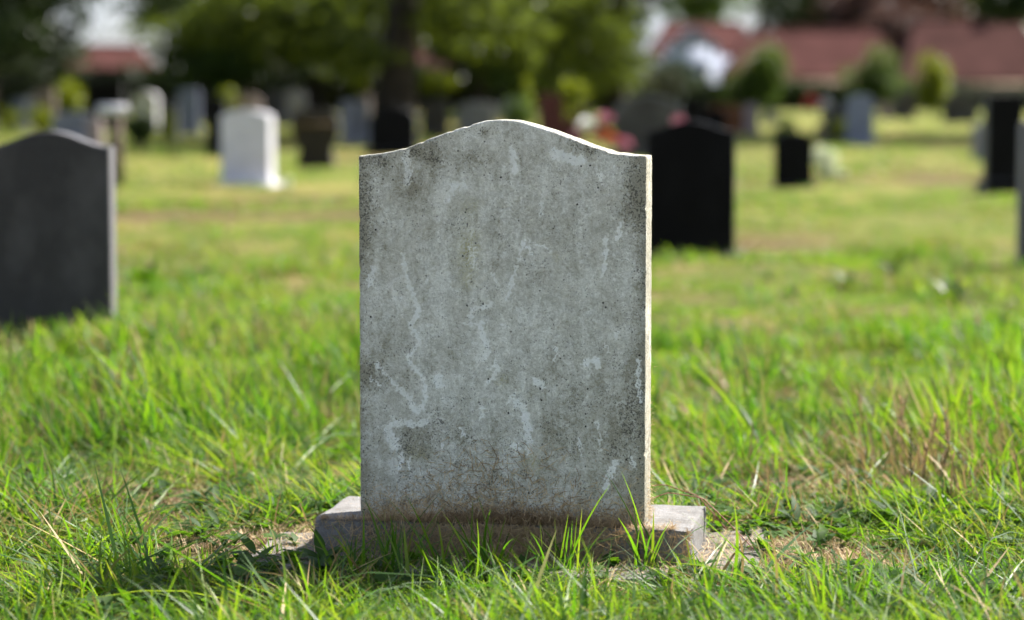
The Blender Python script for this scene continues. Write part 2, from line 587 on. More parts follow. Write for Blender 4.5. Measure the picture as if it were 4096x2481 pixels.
TR = [  # pale grazed trails: (zoom, points, width)
 ('B', [(470, 0), (495, 60), (470, 140), (430, 190), (480, 240), (505, 290), (470, 350), (420, 400), (430, 450), (490, 510), (530, 570), (540, 650), (535, 740), (480, 790)], 24),
 ('B', [(200, 460), (270, 540), (340, 610), (400, 670), (450, 720), (440, 770), (500, 780)], 26), ('B', [(140, 550), (200, 590), (225, 625)], 12),
 ('B', [(540, 860), (470, 885), (400, 870), (330, 880), (285, 900), (275, 950), (310, 1000)], 40), ('B', [(305, 985), (325, 1030)], 62),
 ('B', [(375, 1100), (365, 1190)], 26), ('B', [(430, 1130), (420, 1190)], 14), ('B', [(625, 550), (640, 590)], 55),
 ('B', [(850, 130), (880, 60), (960, 40), (1005, 30)], 26), ('B', [(800, 160), (880, 170), (940, 165)], 22),
 ('B', [(930, 165), (950, 260), (980, 340), (960, 400)], 34), ('B', [(1030, 420), (1045, 480), (1020, 530), (980, 575)], 24),
 ('B', [(1170, 715), (1225, 755), (1245, 850), (1255, 950), (1265, 1070)], 44), ('B', [(1310, 560), (1360, 590)], 40),
 ('B', [(1640, 430), (1690, 410), (1740, 400), (1735, 450)], 32), ('B', [(1450, 320), (1460, 370), (1440, 410)], 17), ('B', [(1866, 215), (1868, 250)], 22),
 ('B', [(1600, 960), (1620, 1075)], 17), ('B', [(1725, 830), (1750, 940), (1745, 1035)], 13), ('B', [(1960, 1090), (1985, 1150)], 24),
 ('B', [(1850, 1120), (1810, 1220), (1780, 1295)], 36), ('B', [(945, 760), (928, 835)], 17), ('B', [(1180, 620), (1110, 720)], 12), ('B', [(1160, 1010), (1170, 1050)], 40),
 ('B', [(810, 960), (790, 900)], 20), ('B', [(1780, 280), (1820, 350)], 14), ('B', [(2020, 400), (2010, 560), (2030, 680)], 26), ('B', [(655, 1020), (650, 1060)], 16),
 ('A', [(1230, 890), (1205, 1010), (1165, 1130), (1140, 1220), (1108, 1310)], 17), ('A', [(1160, 1140), (1135, 1240), (1110, 1300)], 24),
 ('A', [(1790, 870), (1800, 950), (1790, 1050), (1770, 1140)], 20), ('A', [(880, 960), (875, 1070)], 50),
 ('A', [(390, 1010), (405, 1120), (430, 1210), (460, 1290), (495, 1390), (470, 1460)], 24), ('A', [(850, 1430), (880, 1370), (990, 1360)], 22),
 ('A', [(415, 300), (430, 420), (420, 490)], 44), ('A', [(1450, 290), (1560, 330), (1620, 340)], 60), ('A', [(185, 1090), (150, 1210)], 34),
 ('A', [(1760, 420), (1775, 490)], 18), ('A', [(1900, 780), (1880, 880)], 24), ('A', [(1010, 1130), (1050, 1200)], 15), ('A', [(1280, 900), (1440, 970)], 12),
 ('A', [(1290, 1000), (1260, 940)], 12), ('A', [(700, 620), (760, 500), (820, 520)], 40), ('A', [(1150, 250), (1180, 420)], 34), ('A', [(1360, 580), (1350, 720)], 12),
]
ST = [  # dark lichen stains, plus shade painted in at the lower right: (zoom, centre, rx, ry, weight)
 ('A', (460, 540), 95, 110, .7), ('A', (600, 330), 80, 130, .75), ('A', (480, 270), 70, 60, .8), ('A', (250, 350), 90, 70, .6), ('A', (130, 520), 90, 260, .55),
 ('A', (2000, 480), 100, 200, .75), ('A', (1990, 700), 120, 160, .5), ('A', (900, 330), 90, 70, .35), ('A', (960, 150), 40, 30, .7), ('A', (1660, 250), 150, 50, .55),
 ('A', (120, 900), 60, 300, .5), ('A', (2040, 1200), 60, 300, .4), ('B', (1950, 850), 160, 260, .65), ('B', (2020, 500), 80, 250, .5), ('B', (130, 520), 90, 110, .7),
 ('B', (480, 960), 120, 90, .45), ('B', (700, 900), 160, 120, .35), ('B', (1450, 900), 160, 120, .3), ('B', (1620, 600), 180, 160, .3), ('B', (480, 1080), 120, 60, .5),
]
YE = [('A', (850, 960), 85, 150, .9), ('A', (860, 660), 60, 60, .5), ('A', (1455, 1005), 30, 30, .5), ('B', (1280, 1130), 50, 70, .6), ('B', (1070, 560), 40, 40, .6), ('B', (480, 1090), 90, 60, .4), ('A', (840, 1180), 60, 80, .4)]


def tablet_masks(fx, fz):
    tr = np.zeros(len(fx)); st = np.zeros(len(fx)); ye = np.zeros(len(fx))
    wob = .0026
    wx = fx + wob * np.sin(fz * 260 + 3 * np.sin(fx * 190)) + wob * .6 * np.sin(fz * 610 + fx * 330)
    wz = fz + wob * np.sin(fx * 240 + 3 * np.sin(fz * 170)) + wob * .6 * np.sin(fx * 560 - fz * 410)
    S = .5697 * WID / 1132
    for z, pts, w in TR:
        P = [face((zoomA if z == 'A' else zoomB)(p)) for p in pts]
        h = w * S * .5
        for (x0, z0), (x1, z1) in zip(P[:-1], P[1:]):
            L2 = (x1 - x0) ** 2 + (z1 - z0) ** 2
            t = np.clip(((wx - x0) * (x1 - x0) + (wz - z0) * (z1 - z0)) / L2, 0, 1)
            d = np.hypot(wx - x0 - t * (x1 - x0), wz - z0 - t * (z1 - z0))
            tr = np.maximum(tr, np.clip(1.5 - d / h * .85, 0, 1))
    for lst, arr in ((ST, st), (YE, ye)):
        for z, c, rx, ry, wgt in lst:
            cx, cz = face((zoomA if z == 'A' else zoomB)(c))
            arr += wgt * np.exp(-((wx - cx) / (rx * S)) ** 2 - ((wz - cz) / (ry * S)) ** 2)
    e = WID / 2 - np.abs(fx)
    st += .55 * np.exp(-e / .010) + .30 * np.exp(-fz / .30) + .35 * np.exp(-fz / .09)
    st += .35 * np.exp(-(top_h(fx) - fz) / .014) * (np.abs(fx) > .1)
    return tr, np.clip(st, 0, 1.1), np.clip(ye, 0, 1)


def make_tablet():
    NX, NZ = 250, 340
    B = .0035
    u = np.linspace(-1, 1, NX + 1); v = np.linspace(0, 1, NZ + 1)
    U, W = np.meshgrid(u, v)
    fx = U * (WID / 2 - B)
    fz = W * (top_h(fx) - B)
    V = np.stack([fx, np.full(fx.shape, -THK / 2), fz], -1).reshape(-1, 3)
    relief = np.array([mnoise.noise((p[0] * 60, 1.0, p[2] * 60)) * .0007 + mnoise.noise((p[0] * 210, 4.0, p[2] * 210)) * .00045 for p in V])
    V[:, 1] += relief
    n = NX + 1
    i, j = np.meshgrid(np.arange(NX), np.arange(NZ)); a = (j * n + i).ravel()
    F = [np.stack([a, a + 1, a + n + 1, a + n], 1)]
    # rim loop of the front (left side up, top across, right side down)
    loop = [k * n for k in range(NZ + 1)] + [NZ * n + k for k in range(1, NX + 1)] + [k * n + NX for k in range(NZ - 1, -1, -1)]
    rim = V[loop]
    m = len(loop)
    out = np.zeros((m, 3))
    xx, zz = rim[:, 0], rim[:, 2]
    tx, tz = np.gradient(xx), np.gradient(zz)
    L = np.hypot(tx, tz) + 1e-9
    out[:, 0], out[:, 2] = -tz / L, tx / L
    out[0, :], out[-1, :] = (-1, 0, 0), (1, 0, 0)
    rings = [rim]
    ysteps = [(-THK / 2 + .0012, .0024), (-THK / 2 + B, B)] + [(-THK / 2 + B + q * (THK - 2 * B), B) for q in np.linspace(.1, 1, 10)] + [(THK / 2, .0005)]
    for yy, o in ysteps:
        r = rim + out * o
        r[:, 1] = yy
        wear = np.array([mnoise.noise((p[0] * 55, yy * 55 + 9, p[2] * 55)) for p in r])
        r += out * (wear * .0006)[:, None]
        nick = np.array([max(0, mnoise.noise((p[0] * 38 + 5, 2.0, p[2] * 38)) - .34) for p in r]) * (.02 if yy < -THK / 2 + .006 else .006)
        r -= out * np.minimum(nick, .0018)[:, None]
        rings.append(r)
    base = len(V)
    VV = [V] + rings[1:]
    prev = np.array(loop)
    for k in range(1, len(rings)):
        cur = base + (k - 1) * m + np.arange(m)
        F.append(np.stack([prev[:-1], cur[:-1], cur[1:], prev[1:]], 1)[:, ::-1])
        prev = cur
    # back: strips between the two sides of the last ring
    nb = base + (len(rings) - 2) * m
    bk = []
    for k in range(NZ):
        bk.append((nb + k, nb + k + 1, nb + m - 2 - k, nb + m - 1 - k))
    topi = nb + NZ + np.arange(NX + 1)
    for k in range(NX // 2 - 1):
        bk.append((topi[k], topi[k + 1], topi[NX - k - 1], topi[NX - k]))
    F.append(np.array(bk)[:, ::-1] if False else np.array(bk))
    VV = np.concatenate(VV)
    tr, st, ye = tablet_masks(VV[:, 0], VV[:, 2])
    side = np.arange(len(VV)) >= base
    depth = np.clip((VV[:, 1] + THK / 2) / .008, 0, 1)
    tr = np.where(side, .0 * depth + tr * (1 - depth), tr); st = np.where(side, np.maximum(st * (1 - depth * .6), .85 * depth), st); ye = np.where(side, 0, ye)  # sides and top coloured darker so the sun does not burn them out
    return np_mesh('tablet', VV, np.concatenate(F), {'trail': ('FLOAT', tr), 'stain_dim': ('FLOAT', st), 'yellow': ('FLOAT', ye)}, True)


grave = tag(empty('gravestone', (GX, GY, BASE_Z), GROT), 'pale weathered limestone headstone with curved ogee top, blank and sharp in the middle', 'gravestone')
plinth = link('plinth', rough_box('plinth', .782, .307, PL_H, .011, .006, .0018, 3,
              [((.391, -.1535, PL_H), .035, (-.006, .006, -.004)), ((.385, -.1535, .02), .05, (-.006, .010, .002)), ((-.391, -.1535, PL_H), .02, (.004, .004, -.002)), ((.12, -.1535, PL_H), .03, (0, .004, -.002))]), M_PLINTH, grave)
TAB_Y = -.1535 + .036 + THK / 2
tablet = link('tablet', make_tablet(), M_TABLET, grave, (-.0035, TAB_Y, PL_H - .001), R(.4))
footing = link('footing_slab', rough_box('footing_slab', 1.04, .60, .07, .02, .012, .004, 8, [((-.52, .3, .07), .2, (.06, -.05, -.02)), ((.52, -.3, .07), .15, (-.05, .03, -.02))]), M_SLAB, None, (.0, 5.0, BASE_Z - .0675), GROT + R(2))
tag(footing, 'cracked old concrete footing slab lying flush with the soil under the pale headstone', 'slab')


# ------------------------------------------------------------------ other gravestones
def profile(kind, w, h):
    hw = w / 2
    if kind == 'flat':
        top = [(-hw, h), (hw, h)]
    elif kind == 'camber':
        top = [(x * hw, h - .10 * w * (x * x)) for x in np.linspace(-1, 1, 15)]
    elif kind == 'round':
        top = [(math.sin(a) * hw, h - hw * .62 + math.cos(a) * hw * .62) for a in np.linspace(-math.pi / 2, math.pi / 2, 19)]
    elif kind == 'ogee':
        top = [(x * hw, h - .118 * w * (1 - math.cos(math.pi * x)) / 2) for x in np.linspace(-1, 1, 37)]
    elif kind == 'peak':
        top = [(-hw, h - .12 * w), (-.35 * hw, h - .06 * w), (0, h), (.35 * hw, h - .06 * w), (hw, h - .12 * w)]
    if kind == 'waisted':
        L = [(-.40, 0), (-.40, .10), (-.36, .22), (-.345, .32), (-.42, .46), (-.49, .58), (-.5, .78), (-.46, .90), (-.36, .97), (-.2, 1.0), (-.1, .985), (0, .975)]
        pts = [(x * w, z * h) for x, z in L]
        return pts + [(-x, z) for x, z in reversed(pts[:-1])]
    return [(-hw, 0)] + top + [(hw, 0)]


def slab_mesh(name, pts, thk, bev=.006):
    """upright slab cut to an outline, with softened arrises"""
    bm = bmesh.new()
    P = [Vector((x, 0, z)) for x, z in pts]
    c = sum(P, Vector()) / len(P)
    rings = []
    for y, k in ((-thk / 2, bev), (-thk / 2 + bev, 0), (thk / 2 - bev, 0), (thk / 2, bev)):
        ring = []
        for p in P:
            d = c - p
            s = Vector((math.copysign(min(abs(d.x), k), d.x), 0, math.copysign(min(abs(d.z), k), d.z) if p.z > .001 else 0))
            q = p + s
            ring.append(bm.verts.new((q.x, y, q.z)))
        rings.append(ring)
    n = len(P)
    for r0, r1 in zip(rings[:-1], rings[1:]):
        for k in range(n):
            bm.faces.new((r0[k], r0[(k + 1) % n], r1[(k + 1) % n], r1[k]))
    bm.faces.new(rings[0][::-1]); bm.faces.new(rings[-1])
    bmesh.ops.recalc_face_normals(bm, faces=bm.faces)
    return bm_mesh(name, bm)


def box_geo(cx, cy, cz, sx, sy, sz):
    x, y, z = sx / 2, sy / 2, sz / 2
    V = np.array([(a * x + cx, b * y + cy, c * z + cz) for a in (-1, 1) for b in (-1, 1) for c in (-1, 1)])
    F = np.array([(0, 1, 3, 2), (4, 6, 7, 5), (0, 4, 5, 1), (2, 3, 7, 6), (0, 2, 6, 4), (1, 5, 7, 3)])
    return V, F


def headstone(label, x0, x1, ytop, ybase, kind, mat, thk=.09, turn=-8, base=True, Y=None, group='gravestones in the background', base_mat=None, base_h=.10, **kw):
    """x0..x1, ytop, ybase: where it stands in the picture"""
    g = ground_at((x0 + x1) / 2, ybase)
    if Y:
        p = at((x0 + x1) / 2, ybase, Y); g = Vector((p.x, Y, gh(p.x, Y)))
    w = (x1 - x0) * OVS / FPX * g.y / math.cos(R(turn))
    h = at((x0 + x1) / 2, ytop, g.y).z - g.z
    e = tag(empty('headstone', g - Vector((0, 0, .02)), R(turn)), label, 'gravestone', group)
    bh = base_h if base else 0
    if base:
        link('plinth', rough_box('plinth', w * 1.22, max(.22, thk * 2.4), bh, .07, .01, .004, len(label)), base_mat or mat, e)
    link('tablet', slab_mesh('tablet', profile(kind, w, h + .02 - bh), thk), mat, e, (0, 0, bh - .004))
    return e, w, h


headstone('tall dark grey headstone with curved top in long grass, cut by the frame edge', -25, 282, 312, 815, 'ogee', M_CHAR, .065, -12, False)
headstone('black granite headstone with low curved top just behind the pale headstone\'s edge', 1556, 1766, 288, 622, 'ogee', M_BLACK, .09, -7, True, base_h=.06)
e, w, h = headstone('bright white marble headstone with square shoulders standing alone on the sunny lawn', 537, 657, 264, 448, 'camber', M_WHITE, .16, -17, True, base_mat=M_WHITE, base_h=.07)
headstone('narrow black headstone close behind the bright white marble one', 500, 545, 236, 378, 'flat', M_BLACK, .10, -6)
e, w, h = headstone('dark brown waisted headstone with a gilded band across its shoulder', 703, 818, 262, 402, 'waisted', M_BROWN, .10, -6, False)
g = Geo(); g.add(*box_geo(0, -.054, h * .76, w * .9, .008, h * .09)); link('band', g.mesh('band'), M_GOLD, e)
headstone('slim blue grey headstone under the trees behind a round shrub', 430, 482, 212, 326, 'camber', M_BLUE, .1, -8)
headstone('grey rectangular headstone between the brown waisted stone and a black one', 822, 888, 240, 350, 'flat', M_GREY, .12, -6)
headstone('black round topped headstone in front of the large tree trunk', 889, 1003, 254, 372, 'round', M_BLACK, .1, -8)
headstone('white square headstone just above the curved crest of the pale headstone', 1100, 1192, 244, 318, 'camber', M_GREY, .1, -6, Y=45)
headstone('dark red granite headstone behind the flowers with leaves at its side', 1298, 1400, 226, 345, 'flat', M_MAROON, .1, -8, Y=36)
e, w, h = headstone('wide dark headstone with pale arched rim behind the pink flowers', 1478, 1640, 226, 356, 'round', M_CHAR, .12, -6, Y=33)
pr = profile('round', w * 1.04, h + .02); inner = [(x * .89, z * .945) for x, z in pr]
bm = bmesh.new()
for y in (0,):
    o_ = [[bm.verts.new((x, yy, z)) for x, z in pr[1:-1]] for yy in (-.075, -.005)]
    n_ = [[bm.verts.new((x, yy, z)) for x, z in inner[1:-1]] for yy in (-.075, -.005)]
    for k in range(len(o_[0]) - 1):
        bm.faces.new((o_[0][k], o_[0][k + 1], n_[0][k + 1], n_[0][k])); bm.faces.new((o_[0][k], o_[1][k], o_[1][k + 1], o_[0][k + 1])); bm.faces.new((n_[0][k], n_[0][k + 1], n_[1][k + 1], n_[1][k]))
bmesh.ops.recalc_face_normals(bm, faces=bm.faces)
link('arched_rim', bm_mesh('arched_rim', bm), plain('dim_grey_stone', (.10, .10, .11), .8, .2), e)
headstone('small black headstone with pale flowers leaning at its side', 1862, 1954, 318, 452, 'camber', M_BLACK, .09, -6, True, base_h=.05)
headstone('dark headstone partly hidden by the rounded blue grey one', 1978, 2045, 258, 346, 'flat', M_CHAR, .1, -5)
headstone('rounded blue grey headstone in front of the shady strip of lawn', 2034, 2100, 226, 352, 'round', M_BLUE, .12, -8)
headstone('tall black headstone on a stepped base near the lawn\'s far side', 2366, 2456, 226, 462, 'flat', M_BLACK, .12, 10, True, base_h=.14)
headstone('pale grey low headstone beside the tall black one', 2338, 2380, 298, 388, 'camber', M_GREY, .1, 5, False)
headstone('grey headstone cut off by the picture edge beside the tall black one', 2446, 2700, 262, 645, 'ogee', M_CHAR, .10, 8, False)
headstone('dark low headstone beyond the lit lawn, below the large red roof', 2268, 2352, 228, 296, 'camber', M_CHAR, .12, -4)
headstone('small dark headstone beside the yellow shrub', 2160, 2200, 218, 290, 'flat', M_CHAR, .1, -4)
headstone('pinkish narrow headstone beside the rust brown low one', 1788, 1824, 248, 324, 'camber', M_PINK, .1, -6)
headstone('dark blue slim headstone near the picture edge under the trees', 28, 66, 236, 312, 'flat', M_BLUE, .1, -6)
headstone('pale pinkish headstone with dappled light under the trees', 88, 134, 214, 306, 'camber', M_PINK, .12, -6)
headstone('broad light grey headstone showing above the dark stone\'s curved top', 128, 226, 268, 344, 'camber', M_GREY, .14, -10, Y=40)
headstone('little round topped pink headstone poking above the dark stone\'s shoulder', 212, 247, 284, 348, 'round', M_PINK, .14, -12, Y=34)
headstone('black square headstone behind the white wooden marker', 206, 300, 196, 312, 'flat', M_BLACK, .1, -6, Y=52)
headstone('white round topped headstone behind the white wooden marker', 322, 382, 220, 300, 'round', M_WHITE, .16, -14, Y=54)
headstone('brownish rounded headstone above the bright white marble one', 560, 630, 226, 300, 'round', M_PINK, .12, -8, Y=56)
headstone('dim grey headstone in the tree shade left of the grey rectangular one', 690, 735, 214, 290, 'round', M_GREY, .12, -8, Y=58)
headstone('dim charcoal headstone in deep shade above the brown waisted one', 640, 688, 216, 292, 'flat', M_CHAR, .12, -8, Y=60)
headstone('dark headstone left of the small black one, in lawn shade', 1690, 1745, 262, 330, 'flat', M_BLACK, .1, -8, Y=46)

for args in (('low dark headstone between the ball bush and the slim blue grey one', 388, 428, 242, 312, 'flat', M_CHAR, 44), ('grey camber topped headstone under the yellow branch right of the trunk', 1015, 1080, 238, 330, 'camber', M_CHAR, 46),
             ('dim pale headstone far off between the shrubs and the dark red stone', 1205, 1240, 236, 300, 'round', M_GREY, 62), ('little grey headstone left of the small black one', 1836, 1868, 262, 316, 'round', M_GREY, 58),
             ('pale headstone right of the rounded blue grey one', 2112, 2140, 246, 296, 'camber', M_PINK, 66),
             ('dark squat headstone right of the rounded blue grey one, by the hedge', 2142, 2166, 244, 292, 'flat', M_CHAR, 70), ('grey headstone left of the pale pinkish one near the picture edge', 66, 90, 226, 300, 'round', M_GREY, 60),
             ('broad black headstone beyond the wide dark arched one', 1640, 1690, 236, 320, 'camber', M_BLACK, 50), ('pale slim headstone at the trunk\'s left foot', 868, 892, 226, 300, 'camber', M_PINK, 56)):
    headstone(args[0], *args[1:7], .1, -7, Y=args[7])

# white wooden marker: plate on a brown post
p = at(280, 362, 24.0); mk = tag(empty('grave_marker', (p.x, 24.0, gh(p.x, 24.0)), R(-8)), 'white wooden cross board on a brown post behind the dark stone', 'marker')
hz = at(280, 250, 24.0).z - gh(p.x, 24.0)
g = Geo(); g.add(*box_geo(0, 0, hz / 2 - .06, .115, .06, hz - .02)); link('post', g.mesh('post'), M_WOOD, mk)
g = Geo(); g.add(*box_geo(-.02, -.045, hz - .06, .30, .025, .115)); link('board', g.mesh('board'), M_WHITE, mk)

headstone('rust brown low headstone left of the pinkish narrow one', 1698, 1790, 252, 322, 'camber', M_RUST, .12, -6)


# ------------------------------------------------------------------ leaves, trees, shrubs
def leaf_cloud(blobs, size, rg, flat=.0):
    """blobs: (centre, radii, count); small folded leaves spread through the volume"""
    Vs, Fs, As, n0 = [], [], [], 0
    for c, r, n in blobs:
        d = rg.normal(size=(n, 3)); d /= np.linalg.norm(d, axis=1, keepdims=True)
        rad = rg.uniform(.25, 1, size=(n, 1)) ** .5
        P = np.array(c) + d * rad * np.array(r) * (1 + .25 * rg.normal(size=(n, 1)) * rad)
        t = rg.normal(size=(n, 3)); t /= np.linalg.norm(t, axis=1, keepdims=True)
        q = rg.normal(size=(n, 3)); q[:, 2] += flat
        b = np.cross(t, q); b /= np.linalg.norm(b, axis=1, keepdims=True) + 1e-9
        nn = np.cross(t, b)
        s = size * rg.uniform(.6, 1.4, size=(n, 1))
        v = np.stack([P - t * s * .5, P + b * s * .28 + nn * s * .06, P + t * s * .55, P - b * s * .28 + nn * s * .06], 1)
        Vs.append(v.reshape(-1, 3))
        Fs.append((np.arange(n)[:, None] * 4 + np.array([0, 1, 2, 3])) + n0); n0 += 4 * n
        As.append(np.repeat(rg.uniform(0, 1, n), 4))
    return np_mesh('leaves', np.concatenate(Vs), np.concatenate(Fs), {'rnd': ('FLOAT', np.concatenate(As))})


def trunk_mesh(h, r, rg, limbs=6, spread=3.0, first=.35):
    g = Geo()
    n = 14
    z = np.linspace(-.15, h, n)
    path = np.stack([.12 * np.sin(z * .9 + rg.uniform(0, 6)), .12 * np.sin(z * .7 + rg.uniform(0, 6)), z], 1)
    path[:, :2] -= path[0, :2]
    rr = r * (1 - .75 * np.clip(z, 0, None) / h); rr[0] *= 1.5; rr[1] *= 1.1
    g.add(*tube(path, rr, 14))
    for k in range(limbs):
        f = first + (1 - first) * k / limbs
        i = int(f * (n - 1)); p0 = path[i]
        a = rg.uniform(0, 2 * math.pi)
        L = spread * rg.uniform(.6, 1)
        t = np.linspace(0, 1, 7)[:, None]
        P = p0 + t * np.array([math.cos(a), math.sin(a), .55]) * L + np.sin(t * 3) * rg.normal(size=3) * .12 * L
        g.add(*tube(P, rr[i] * .55 * (1 - .85 * t[:, 0]), 8))
    return g.mesh('trunk', smooth=True)


def tree(label, x, Y, height, r, crown, lower, mat, rg, size=.15, group='trees behind the graves', cat='tree', name='tree', trunk=True, spread=3):
    """crown: (radius, centre height, count) high foliage; lower: list of (x, y, Y, rx, rz, count) drooping sprays given where the picture shows them"""
    p = at(x, 250, Y); base = Vector((p.x, Y, gh(p.x, Y)))
    e = tag(empty(name, base), label, cat, group)
    if trunk:
        link('trunk', trunk_mesh(height, r, rg, 7, spread), M_BARK, e)
    blobs = []
    if crown:
        cr, cz, n = crown
        for k in range(26):
            d = rg.normal(size=3); d /= np.linalg.norm(d)
            blobs.append((np.array([d[0] * cr * .75, d[1] * cr * .75, cz + d[2] * (height - cz) * .6]), (cr * .4, cr * .4, cr * .3), n // 26))
        link('crown', leaf_cloud(blobs, size * 2.4, rg), mat, e)
    if lower:
        lb = []
        for (lx, ly, lY, rx, rz, n) in lower:
            q = at(lx, ly, lY) - base
            lb.append((np.array(q), (rx, rx * .9, rz), n))
        o = link('low_sprays' if crown else 'crown', leaf_cloud(lb, size, rg, .6), mat, e)
    return e


rg = np.random.default_rng(5)
def spread_list(x0, x1, y0, y1, Y0, Y1, k, rx, rz, n):
    return [(rg.uniform(x0, x1), rg.uniform(y0, y1), rg.uniform(Y0, Y1), rx * rg.uniform(.7, 1.3), rz * rg.uniform(.7, 1.3), n) for _ in range(k)]


low = (spread_list(380, 760, -60, 95, 38, 47, 16, .75, .30, 420) + spread_list(640, 900, 40, 150, 40, 47, 9, .7, .3, 380)
       + spread_list(1000, 1330, -60, 90, 39, 48, 18, .7, .32, 440) + spread_list(760, 1010, -60, 30, 43.5, 49, 7, .7, .25, 380) + spread_list(1080, 1300, 80, 150, 42, 48, 6, .5, .25, 350))
tree('large tree with a thick dark trunk rising behind the black round topped headstone', 942, 42, 11, .34, (5.6, 7.2, 3600), low, M_LEAF, rg, .13)
low = spread_list(-120, 160, -40, 150, 46, 54, 18, .8, .45, 420) + spread_list(350, 430, -50, 60, 47, 54, 5, .6, .25, 300)
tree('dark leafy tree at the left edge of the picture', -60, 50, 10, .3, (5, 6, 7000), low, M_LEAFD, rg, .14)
low = spread_list(1340, 1480, -40, 190, 50, 56, 22, .75, .45, 430) + spread_list(1250, 1420, 20, 150, 52, 57, 8, .6, .35, 330) + spread_list(1470, 1515, 40, 180, 51, 54, 5, .45, .4, 300)
tree('bushy green tree with low branches right of the large trunk', 1470, 53, 9, .25, (3.8, 6.2, 2400), low, M_LEAF, rg, .14)
low = spread_list(2410, 2560, -70, 30, 44, 50, 8, .7, .3, 350)
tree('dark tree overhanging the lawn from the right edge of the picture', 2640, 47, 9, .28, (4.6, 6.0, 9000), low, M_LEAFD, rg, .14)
low = spread_list(1750, 1875, -70, 80, 162, 168, 24, 1.5, 1.6, 330)
for k, (tx, tY) in enumerate([(490, 66), (590, 70), (760, 66), (1160, 68), (1255, 64), (1400, 74), (-30, 70)]):
    low = spread_list(tx - 95, tx + 95, -70, 178 if k < 6 else 130, tY - 2, tY + 2, 20, 1.0, .55, 260)
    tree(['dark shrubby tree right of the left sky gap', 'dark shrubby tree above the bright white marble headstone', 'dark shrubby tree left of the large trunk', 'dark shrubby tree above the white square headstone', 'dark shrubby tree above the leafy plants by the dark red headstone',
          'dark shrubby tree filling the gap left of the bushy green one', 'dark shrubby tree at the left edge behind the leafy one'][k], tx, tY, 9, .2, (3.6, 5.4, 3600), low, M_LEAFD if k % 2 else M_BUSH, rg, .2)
tree('narrow dark conifer rising behind the red roofs', 1830, 180, 14, .35, None, low, M_BUSH, rg, .45)
low = spread_list(1870, 2060, -90, 60, 170, 180, 26, 2.2, 1.8, 330)
tree('dark broad tree above the middle red roof', 1960, 190, 14, .4, None, low, M_LEAFD, rg, .5)
low = spread_list(2030, 2260, -60, 60, 166, 174, 24, 2.0, 1.5, 300) + spread_list(2110, 2220, 50, 130, 160, 164, 12, 1.5, 1.4, 260)
tree('brownish purple tree between the two red roofs', 2140, 182, 13, .35, None, low, M_LEAFC, rg, .5)
low = spread_list(1640, 1800, -60, 40, 176, 186, 11, 2.0, 1.4, 200)
tree('pale distant tree beside the narrow conifer', 1700, 205, 13, .35, None, low, M_BUSH, rg, .55)
low = spread_list(2240, 2560, -70, 26, 170, 180, 22, 2.4, 1.2, 300)
tree('green tree behind the largest red roof', 2380, 190, 14, .4, None, low, M_LEAF, rg, .5)


def shrub(label, x, y0, y1, wpx, Y, mat, n=1500, size=.09, name='shrub', k=7, cat='shrub', group='shrubs among the graves'):
    """rounded shrub between picture heights y0 (top) and y1 (bottom)"""
    top, bot = at(x, y0, Y), at(x, y1, Y)
    e = tag(empty(name, (top.x, Y, gh(top.x, Y))), label, cat, group)
    gz = gh(top.x, Y)
    r = wpx * OVS / FPX * Y / 2
    hz = top.z - max(bot.z, gz)
    zc = (top.z + max(bot.z, gz)) / 2 - gz
    bl = [((rg.uniform(-.5, .5) * r, rg.uniform(-.4, .4) * r, zc + rg.uniform(-.45, .45) * hz * .7), (r * .55, r * .55, hz * .3), n // k) for _ in range(k)]
    link('crown', leaf_cloud(bl, size, rg), mat, e)
    g = Geo()
    for q in range(5):
        a = rg.uniform(0, 6.3)
        t = np.linspace(0, 1, 5)[:, None]
        g.add(*tube(t * np.array([math.cos(a) * r * .5, math.sin(a) * r * .5, zc + hz * .2]) + np.array([0, 0, -.03]), .018 * (1.1 - t[:, 0]) * max(.5, min(2, hz)), 6))
    link('stems', g.mesh('stems'), M_BARK, e)
    return e


shrub('round dark green bush in front of the white rendered house', 1800, 96, 262, 185, 74, M_BUSH, 6000, .12, 'round_bush')
shrub('round bush in front of the middle red roof', 2100, 98, 235, 160, 82, M_BUSH, 4500, .12, 'round_bush')
shrub('upright yellow green shrub in front of the largest red roof', 2245, 130, 268, 100, 72, M_LEAFY, 2600, .11, 'yellow_shrub')
shrub('dark clipped ball bush beside the white wooden marker', 335, 282, 360, 75, 34, M_LEAFD, 3000, .06, 'ball_bush')
shrub('little pale green shrub right of the dark ball bush', 400, 272, 335, 52, 38, M_LEAFY, 700, .06)
shrub('yellow green sprig left of the large tree trunk', 866, 146, 215, 56, 40, M_LEAFY, 420, .09, k=3)
shrub('spreading yellow leaved branch right of the large tree trunk', 1050, 168, 226, 112, 40, M_LEAFY, 800, .09, k=6)
shrub('leafy plant left of the dark red headstone', 1246, 205, 320, 90, 37, M_BUSH, 700, .07, k=6)
shrub('upright light green plant left of the dark red headstone\'s corner', 1276, 190, 300, 40, 38, M_LEAFY, 450, .07, k=5)
shrub('yellow green plant draped over the dark red headstone', 1385, 192, 280, 90, 34, M_LEAFY, 600, .07, k=6)
shrub('small shrub above the narrow black headstone', 540, 210, 262, 60, 46, M_LEAFY, 380, .08, k=4)
shrub('dappled sapling under the trees behind the pinkish stones', 165, 196, 262, 90, 55, M_LEAFY, 420, .09, k=6)
shrub('sunlit tuft of leaves between two slim headstones near the left edge', 105, 262, 318, 70, 44, M_LEAFY, 700, .07)
shrub('sunlit low plant at the left edge above the dark stone', 20, 254, 312, 60, 46, M_LEAFY, 500, .07)
shrub('yellow green plant above the small black headstone', 2020, 290, 345, 55, 40, M_LEAFY, 600, .06)
shrub('faint weedy bush left of the small black headstone', 1885, 282, 345, 80, 42, M_BUSH, 700, .06)


